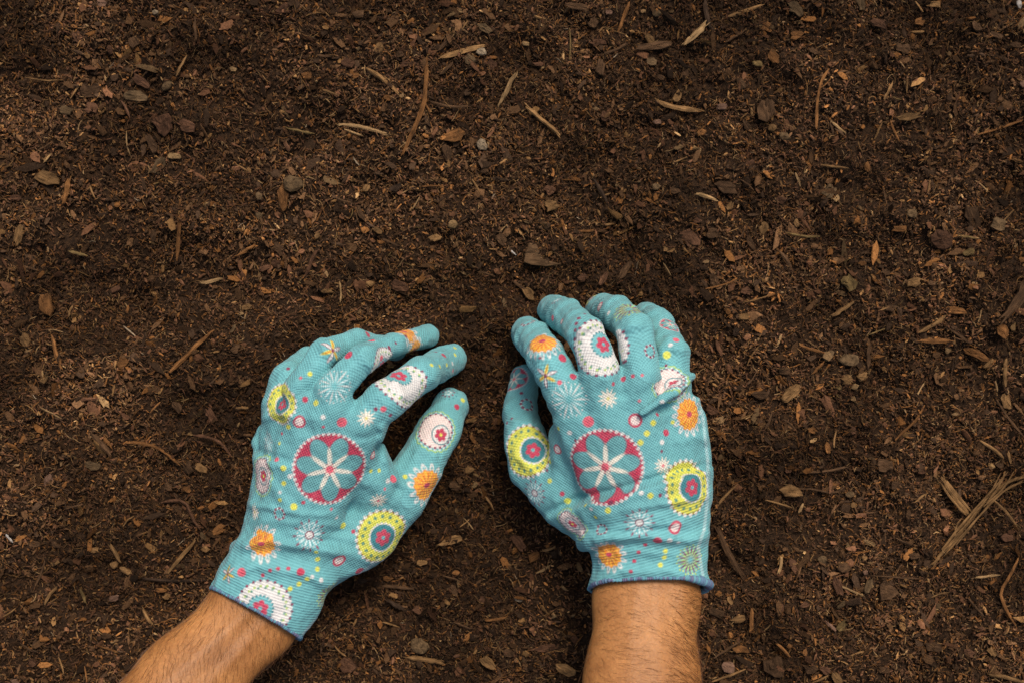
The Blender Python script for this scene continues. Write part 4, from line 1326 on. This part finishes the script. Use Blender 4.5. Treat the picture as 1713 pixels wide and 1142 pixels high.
# --- smaller sticks: x0,y0,x1,y1,width,colour
small = """33,125,100,131,2.4,tan 312,93,295,127,4,tan 328,35,330,68,5,brown 10,170,35,199,2.2,brown 213,220,219,265,2,light 206,172,219,197,5,redbrown 113,162,130,138,3,tan
735,85,757,62,6,brown 768,60,783,35,2.4,tan 737,125,758,105,4,brown 480,215,520,222,6,olive 720,170,782,178,5,brown 530,92,560,92,4,brown 590,262,600,276,2.2,pale
953,46,953,100,2.4,olive 1012,90,1050,72,5,brown 1180,0,1188,46,8,dark 890,25,914,33,4.5,tan 1258,180,1259,192,4,tan 1215,70,1247,50,4,brown 1024,98,1033,90,2,pale 1101,246,1112,229,2.4,light
1390,200,1416,221,5,light 1480,166,1494,138,5,tan 1518,128,1518,156,2.4,tan 1466,231,1479,203,3,tan 1493,200,1507,236,4,orange 1633,206,1646,170,3.2,brown 1375,275,1420,281,4,tan 1535,0,1548,17,3,tan
1530,50,1552,49,4,tan 103,338,110,300,9,orange 116,421,146,428,5,olive 330,472,366,464,6,light 116,530,122,512,4,tan 80,552,108,556,2.2,light 395,427,426,410,6,orange 200,545,222,562,1.8,pale
567,471,568,506,2.8,light 530,420,512,461,6,redbrown 705,312,745,311,2.4,orange 855,418,863,426,3,white 822,334,829,324,2,pale 1165,325,1196,334,6,light 960,386,991,386,5,orange 1008,373,1029,372,4,tan
1180,483,1231,468,2.6,orange 1245,506,1291,493,3,tan 1110,440,1123,461,2,light 995,300,1016,336,8,dark 1320,389,1373,395,4,olive 1306,420,1326,446,7,brown 1590,550,1626,574,4,brown 1635,541,1640,519,2.4,light
1600,394,1636,399,4,olive 1455,560,1487,548,3,olive 1283,496,1301,490,4,orange 70,680,105,699,3,light 155,725,185,759,8,brown 176,732,186,744,6,orange 395,682,416,682,4,tan 5,895,15,909,3.4,white
185,910,200,939,7,tan 55,981,72,934,4,brown 75,1009,92,984,6,tan 132,987,140,1009,5,olive 240,1019,255,1043,6,tan 0,1033,23,1018,2.4,tan 140,1115,146,1142,2.2,orange 160,1080,201,1092,3.4,orange
897,958,921,944,4,light 640,980,691,985,6,brown 650,1003,676,1018,6,dark 907,919,928,914,5,tan 813,1036,846,1031,5,orange 1250,611,1271,577,2.4,tan 1300,576,1307,560,4.5,light 1455,612,1456,578,6,brown
1537,663,1551,640,2.2,light 1280,716,1291,690,4,brown 1200,570,1209,593,6,redbrown 1360,624,1378,606,5,orange 1690,755,1696,776,4,tan 1669,637,1672,655,3,light 1345,791,1421,781,5,brown 1283,837,1326,849,3,tan
1338,857,1345,842,4.5,light 1195,1101,1241,1072,4,brown 1192,1140,1248,1120,3.6,tan 1300,1075,1319,1096,5,orange 1360,1141,1386,1129,3.4,tan 1385,1043,1401,1056,5,pink 1400,976,1446,996,2.6,light
1635,966,1672,962,5,light 1460,963,1541,968,3,brown 1655,1128,1713,1141,6,tan 1268,615,1255,640,2,brown 1258,1018,1258,1055,6,orange 1308,932,1304,958,6,light 420,290,395,275,2.4,tan
675,1070,682,1058,3,tan 640,1040,668,1048,3,tan 770,880,785,868,2.4,tan 775,865,792,884,2.4,light 860,470,884,486,5,brown 1005,330,1022,322,3,tan 540,150,566,160,3,tan 340,30,352,46,3,tan
60,250,86,236,3,brown 150,310,160,332,3,tan 36,445,60,452,3,brown 238,590,256,596,2.6,pale 250,690,268,672,3,orange 110,850,140,842,3,brown 205,880,224,862,3,tan 30,1075,52,1090,3,brown 95,1100,104,1128,3,tan
560,330,590,340,4,brown 640,400,668,412,3,brown 690,350,702,330,2.4,light 790,300,802,322,3,tan 800,455,828,462,3,brown 1130,270,1150,262,3,tan 1240,300,1262,318,3,brown 1330,290,1338,312,3,light
1480,310,1484,336,3,brown 1560,300,1556,322,3,tan 1640,300,1662,318,3,light 1700,350,1680,372,3,tan 1350,480,1372,492,3,brown 1470,520,1492,512,3,tan 1250,380,1236,402,3,brown 1240,700,1262,690,3,tan
1310,700,1330,716,3,brown 1400,720,1396,748,3,tan 1440,860,1470,856,3,brown 1500,900,1526,912,4,brown 1560,1000,1590,992,3,tan 1590,1060,1602,1090,3,brown 1500,1040,1530,1052,4,brown 1420,1100,1446,1090,3,tan
560,1080,578,1098,3,tan 760,1040,790,1050,4,brown 860,1060,872,1036,3,tan 740,960,768,968,3,brown 812,830,826,852,3,tan 1620,1000,1646,1030,4,brown 1530,840,1552,826,3,tan"""
for w in small.split():
    q = w.split(',')
    x0, y0, x1, y1, wd = map(float, q[:5])
    ln = math.hypot(x1 - x0, y1 - y0)
    nx_, ny_ = -(y1 - y0) / ln, (x1 - x0) / ln
    bow = G.normal(0, .05) * ln
    put_stick([(x0, y0), ((x0 + x1) / 2 + nx_ * bow, (y0 + y1) / 2 + ny_ * bow), (x1, y1)], wd, q[5], 'straw' if wd < 2.7 else ('wood_splinter' if q[5] in ('tan', 'light', 'olive', 'pale', 'white', 'pink') else 'twig'),
              None, 2 if wd >= 5 else 0)

# --- chips and pebbles: x,y,length,width,angle (clockwise in the picture),colour,p for pebble
chips = """237,138,36,17,32,redbrown 279,144,20,16,-50,grey,p 228,162,38,18,8,grey 275,210,38,34,80,redbrown 315,214,28,22,10,redbrown 150,150,40,24,-12,brown 220,70,20,18,60,brown 129,62,24,14,60,redbrown 143,90,16,9,60,tan
292,262,21,11,5,light,p 268,278,30,18,-55,grey 260,21,10,9,0,pale,p 169,5,16,13,0,pink 325,18,15,11,50,light 390,116,13,8,0,light 153,180,20,16,10,redbrown 107,183,22,15,20,grey 256,242,34,13,58,brown
785,101,23,19,10,grey,p 805,87,19,14,20,pale,p 822,108,20,15,40,redbrown 812,48,30,13,30,grey 635,82,20,16,-60,tan 582,106,24,15,0,redbrown 513,128,16,14,0,orange 475,17,26,17,0,redbrown 600,22,22,14,-25,brown
682,108,26,9,0,redbrown 595,126,11,10,0,orange 650,164,15,12,0,orange 670,92,12,10,0,brown 697,97,13,10,0,redbrown 761,227,36,20,-12,orange 806,243,21,18,30,pale,p 748,258,30,17,80,brown 478,243,22,8,60,redbrown
1088,65,24,13,65,tan,p 1099,23,17,12,0,grey,p 1134,160,21,14,-65,tan,p 1208,178,18,12,-10,pink,p 1101,202,17,10,-10,pink,p 993,38,20,17,80,brown 1005,112,28,15,-80,brown 1090,102,19,12,10,grey 879,72,14,8,0,light,p
1268,107,19,10,10,olive,p 1285,45,20,15,30,orange 1175,220,15,13,0,orange,p 1012,195,18,14,70,redbrown 1000,70,28,13,0,redbrown 967,12,50,11,8,brown 1280,185,34,24,85,brown 1096,76,60,14,-8,brown 1018,20,12,9,0,pink
1333,10,30,20,30,grey 1441,5,24,12,80,grey 1565,5,22,12,0,tan 1543,32,15,12,0,orange 1512,80,28,16,15,brown 1293,95,25,15,70,orange 1288,180,30,20,80,brown 1294,213,17,15,0,tan,p 1313,228,19,14,20,grey,p
1709,5,9,15,0,white,p 1335,55,21,15,0,orange 1470,40,26,15,10,redbrown 1633,45,18,14,60,brown 1521,195,38,11,-6,tan 1712,140,9,12,0,pink,p 1617,165,12,8,80,orange 1665,60,24,9,25,brown
75,297,34,24,25,tan 30,395,38,13,-78,tan 75,510,42,24,85,orange 255,395,20,11,-75,brown 43,568,22,18,60,tan 400,525,15,7,0,light 410,514,17,10,-20,tan 26,330,16,10,0,redbrown 235,345,14,9,60,orange
490,307,36,27,0,grey,p 474,331,44,16,78,orange 432,328,16,12,80,grey,p 432,360,14,12,0,grey,p 603,357,30,10,65,brown 631,386,18,10,35,tan 758,376,17,16,-30,light,p 728,398,20,12,-20,tan 530,395,13,10,-50,tan,p
465,416,24,16,60,brown 460,440,17,13,0,redbrown 440,447,22,10,-20,redbrown 618,474,15,10,0,tan,p 548,487,21,8,0,tan 838,400,20,16,70,brown 612,314,16,10,-60,tan 668,478,30,18,20,redbrown 590,300,10,8,0,tan
923,344,24,19,-15,tan 920,318,19,16,20,redbrown 1217,313,35,21,8,brown 1128,319,17,12,0,brown 1098,312,15,12,0,grey,p 1155,397,34,20,45,redbrown 1120,418,25,12,20,tan 1190,390,21,19,0,brown 1258,405,27,10,65,brown
1045,452,32,14,-55,brown 885,490,27,18,60,tan 975,465,17,15,0,redbrown 1010,466,22,13,-60,redbrown 1193,470,22,14,60,brown 1250,487,20,14,0,redbrown 1165,370,12,9,0,redbrown 1222,345,16,10,-60,tan
1420,472,28,24,60,olive 1530,472,22,16,-10,tan 1575,400,36,30,0,redbrown 1675,375,26,22,30,grey 1527,357,20,16,0,grey,p 1508,382,25,10,-8,orange 1390,318,24,20,-50,grey 1402,331,14,10,-40,light 1305,335,18,13,0,redbrown
1632,362,50,26,70,brown 1622,422,18,11,-20,olive 1598,520,34,12,4,orange 1490,515,20,12,-10,brown 1712,435,12,9,0,orange 1558,474,12,8,0,brown 1447,440,14,9,0,orange,p 1334,372,14,9,60,tan 1680,555,26,16,70,orange
207,607,21,19,0,orange 352,695,28,13,60,redbrown 297,680,24,16,50,brown 80,803,23,15,-65,pink 100,800,11,7,30,orange 313,818,17,9,30,orange 335,783,22,11,25,tan 280,815,16,12,50,brown 155,778,26,14,0,grey
312,780,26,17,60,brown 73,636,13,10,0,tan,p 295,850,20,12,0,brown 365,885,25,13,-28,orange 345,918,15,10,0,tan,p 160,920,20,8,-8,tan 190,945,15,13,0,tan,p 210,955,23,10,20,tan 88,942,16,9,-30,tan
268,987,19,8,4,orange 277,998,14,11,0,tan 190,1000,18,11,-30,pink 90,912,18,9,30,brown 340,895,18,9,60,grey 175,1065,18,10,0,brown 52,1110,16,12,0,redbrown 25,1140,16,8,0,pink
785,785,19,14,-10,tan,p 795,810,15,8,-40,light 790,735,19,8,70,orange 787,703,21,9,-10,tan 835,705,11,7,80,orange 845,775,14,7,0,orange 760,812,18,13,0,brown 820,670,10,6,0,redbrown
755,902,40,14,-15,tan 868,908,32,16,55,redbrown 893,930,22,13,-40,orange 703,1080,33,27,0,grey,p 817,1108,29,17,45,tan 915,1083,50,12,-6,redbrown 945,1120,30,20,25,tan 867,1001,17,10,0,pale,p 585,1081,13,12,0,orange
648,968,17,10,0,orange 580,1115,30,24,30,redbrown 808,1000,15,10,0,redbrown 705,940,16,10,0,tan 535,1062,10,9,0,tan,p 763,956,12,8,0,orange 760,985,18,12,60,brown 850,1090,20,14,0,brown 700,1020,24,12,0,redbrown
1423,602,34,25,10,grey,p 1417,634,24,18,0,tan,p 1444,629,22,16,-15,tan,p 1432,646,14,11,-10,light,p 1404,647,11,8,0,olive,p 1388,592,20,13,-60,grey,p 1325,656,36,19,-42,tan 1245,530,20,14,0,tan 1312,620,20,15,0,brown
1192,685,20,14,30,redbrown 1270,660,30,14,0,brown 1360,720,14,10,0,orange 1430,720,16,10,70,redbrown 1640,592,40,14,25,orange 1660,607,20,9,-45,tan 1686,672,26,14,85,tan 1325,822,34,19,0,tan 1480,778,24,20,0,brown
1385,748,19,9,80,orange 1425,828,16,13,0,grey,p 1398,812,18,9,10,orange 1432,846,12,9,0,tan,p 1500,812,24,14,0,brown 1550,790,14,9,0,redbrown 1375,935,17,14,30,grey,p 1410,948,21,18,0,brown,p 1400,977,36,14,65,redbrown
1453,980,25,12,-60,grey 1485,990,40,32,20,brown 1455,908,24,8,22,light 1330,950,32,14,70,redbrown 1235,1035,25,12,-6,tan 1200,1026,30,14,20,brown 1220,1118,22,17,20,pink 1240,1088,27,12,5,orange 1297,1116,38,34,80,brown
1410,1048,18,12,-60,olive 1357,1118,24,13,0,brown 1400,1135,24,12,60,tan 1447,933,10,9,0,tan,p 1448,957,9,9,0,pink,p 1380,1120,20,13,30,redbrown 1306,1015,16,9,80,redbrown 1345,1010,18,10,-20,redbrown 1318,1078,10,9,0,orange,p
1222,1005,16,8,60,tan 1410,1010,22,9,-45,grey 1560,1080,26,16,0,brown 1620,1090,22,14,30,redbrown 1530,930,18,12,0,brown 1690,900,20,14,0,redbrown 1660,1090,18,12,60,tan 1480,1120,24,12,0,brown"""
NAMED = {(785, 101): "grey-olive pebble at the tip of the tan splinter near the top", (805, 87): "pale pebble, upper of the pair near the top",
         (806, 243): "pale pinkish-white pebble right of the forked twig's lower end", (1709, 5): "white pebble in the top right corner",
         (490, 307): "large round greyish pebble at the upper left, above an orange leaf-shaped chip", (474, 331): "leaf-shaped orange chip under the large round greyish pebble",
         (1423, 602): "large greyish pebble at the right, biggest of its cluster", (1432, 646): "small light pebble at the bottom of the cluster on the right",
         (1417, 634): "tan pebble on the left of the cluster at the right", (1444, 629): "tan pebble on the right of the cluster at the right",
         (703, 1080): "round grey pebble between the arms at the bottom", (1420, 472): "triangular olive-brown chip at the right", (1297, 1116): "large rounded brown chip at the bottom right of the arm",
         (275, 210): "large reddish-brown bark chip at the upper left", (1217, 313): "oval brown bark chip right of centre, above the gloves", (868, 908): "reddish bark chip between the two cuffs",
         (1575, 400): "broad reddish-brown chip at the upper right", (1640, 592): "long orange-brown chip at the right edge"}
for w in chips.split():
    q = w.split(',')
    x, y, L, Wd, an_ = map(float, q[:5])
    put_chip(x, y, L, Wd, an_, q[5], 'pebble' if len(q) > 6 else 'bark_chip', NAMED.get((int(x), int(y))))


def plate(px, py, outline, col, noun, label):
    """a broken plate of bark with a traced-looking angular outline (pixels, picture axes)"""
    c = W(px, py, 5)
    out = np.array([(x * PXMM, -y * PXMM) for x, y in outline])
    n = len(out)
    T = 2.2
    cen = out.mean(0)
    rings = [(.96, -1.2), (1.0, .2), (.95, .9), (.5, 1.15)]
    V = np.concatenate([np.column_stack([cen + (out - cen) * s + G.normal(0, .15, (n, 2)), np.full(n, z) + G.normal(0, .2, n)]) for s, z in rings] + [np.array([[*cen, 1.2]])])
    F = [(k * n + i, (k + 1) * n + i, (k + 1) * n + (i + 1) % n, k * n + (i + 1) % n) for k in range(3) for i in range(n)] + [(3 * n + i, 4 * n, 3 * n + (i + 1) % n) for i in range(n)]
    me = bpy.data.meshes.new(noun)
    me.from_pydata([tuple(v * .001) for v in V], [], F)
    o = link(noun, me, BARK[col])
    o.location = (c[0] * .001, c[1] * .001, (on_soil(c[0], c[1]) + 2.6) * .001)
    o.rotation_euler = (.12, -.08, 0)
    pieces.append([o, px, py, 40, noun, col, label])


plate(895, 428, [(-8, -22), (2, -20), (9, -4), (14, 6), (28, 10), (44, 14), (20, 17), (-6, 15), (-19, 10), (-16, -8)], 'mid', 'bark_chip', "large angular tan bark chip with a pointed tail, above the gap between the gloves")
plate(1152, 400, [(-14, -12), (6, -14), (16, -6), (16, 8), (8, 18), (-2, 12), (-8, 2), (-18, -4)], 'redbrown', 'bark_chip', "heart-shaped reddish bark chip above the right glove's little finger")

# --- further chips and splinters of the same kinds that fill the bed
busy = [(p[1], p[2], p[3]) for p in pieces]


def free(x, y, r):
    return all((x - a) ** 2 + (y - b) ** 2 > (r + c * .35) ** 2 for a, b, c in busy)


COLS = ['brown', 'redbrown', 'dark', 'tan', 'orange', 'grey']
k = 0
while k < 60:
    x, y = G.uniform(5, 1708), G.uniform(5, 1137)
    if not free(x, y, 16): continue
    L = G.uniform(10, 20)
    put_chip(x, y, L, L * G.uniform(.4, .8), G.uniform(0, 180), str(G.choice(COLS, p=[.36, .22, .18, .08, .08, .08])), 'bark_chip')
    busy.append((x, y, L)); k += 1

# ------------------------------------------------------------------ names people could point with
MARKS = [(712, 180, "the forked twig"), (490, 307, "the large round pebble"), (895, 428, "the angular tailed chip"), (1640, 860, "the large splintered stick"), (1425, 625, "the pebble cluster"),
         (298, 390, "the upright orange splinter"), (320, 590, "the straight orange twig"), (255, 750, "the curved thin root"), (300, 935, "the slanting tan splinter"), (800, 95, "the two pale pebbles"),
         (1140, 178, "the curved tan splinter"), (1160, 58, "the bright pale splinter"), (1370, 165, "the thin forked rootlet"), (1575, 400, "the broad reddish chip"), (1420, 472, "the triangular chip"),
         (1525, 705, "the bent orange root"), (1297, 1116, "the large rounded chip"), (703, 1085, "the round grey pebble"), (275, 205, "the big reddish chip"), (1217, 313, "the oval brown chip"),
         (60, 30, "the top left corner"), (1680, 30, "the top right corner"), (60, 1110, "the bottom left corner"), (1670, 1110, "the bottom right corner"), (95, 590, "the short steep splinter"),
         (1150, 400, "the heart-shaped chip"), (460, 580, "the left glove's knuckles"), (850, 690, "the right glove's thumb"), (1225, 840, "the bowed twig"), (868, 908, "the chip between the cuffs"),
         (1690, 490, "the long bark chunk"), (1685, 990, "the angled orange root"), (610, 212, "the two-pronged splinter"), (75, 510, "the broad orange chip")]
NOUN = {'bark_chip': 'bark chip', 'pebble': 'pebble', 'wood_splinter': 'wood splinter', 'twig': 'twig', 'straw': 'straw'}
CAT = {'bark_chip': 'bark chip', 'pebble': 'pebble', 'wood_splinter': 'splinter', 'twig': 'twig', 'straw': 'straw', 'broken_stick': 'stick', 'forked_twig': 'twig', 'root': 'root', 'bark_chunk': 'bark'}
GRP = {'bark_chip': 'bark chips lying on the soil', 'pebble': 'pebbles lying on the soil', 'wood_splinter': 'wood splinters lying on the soil', 'twig': 'twigs lying on the soil',
       'straw': 'straws lying on the soil', 'root': 'roots lying on the soil', 'broken_stick': 'broken sticks at the right', 'forked_twig': 'forked twigs lying on the soil'}
ORD = ["closest", "second closest", "third closest", "fourth closest", "fifth closest", "sixth closest", "seventh closest", "eighth closest"]
bins = {}
for p in pieces:
    o, x, y, size, noun, col, lab = p
    o["category"] = CAT[noun]
    if noun in GRP: o["group"] = GRP[noun]
    if lab:
        o["label"] = lab; continue
    dd = [(math.hypot(x - a, y - b), t, a, b) for a, b, t in MARKS if math.hypot(x - a, y - b) > 6]
    dist, t, a, b = min(dd)
    dx, dy = x - a, y - b
    rel = ('right of' if dx > 0 else 'left of') if abs(dx) > abs(dy) else ('below' if dy > 0 else 'above')
    if 'corner' in t: rel = 'near'
    if noun in ('bark_chip', 'pebble'):
        sz = 'small' if size < 16 else ('medium' if size < 26 else 'broad')
    else:
        sz = 'short' if size < 26 else ('slim' if size < 50 else 'long')
    bins.setdefault((sz, CWORD[col], NOUN[noun], rel, t), []).append((dist, o))
for (sz, cw, nn, rel, t), L in bins.items():
    L.sort(key=lambda q: q[0])
    for i, (d, o) in enumerate(L):
        o["label"] = f"{sz} {cw} {nn} {rel} {t}" + (f", {ORD[min(i, 7)]} of {['', '', 'two', 'three', 'four', 'five', 'six', 'seven', 'eight'][min(len(L), 8)]}" if len(L) > 1 else "")
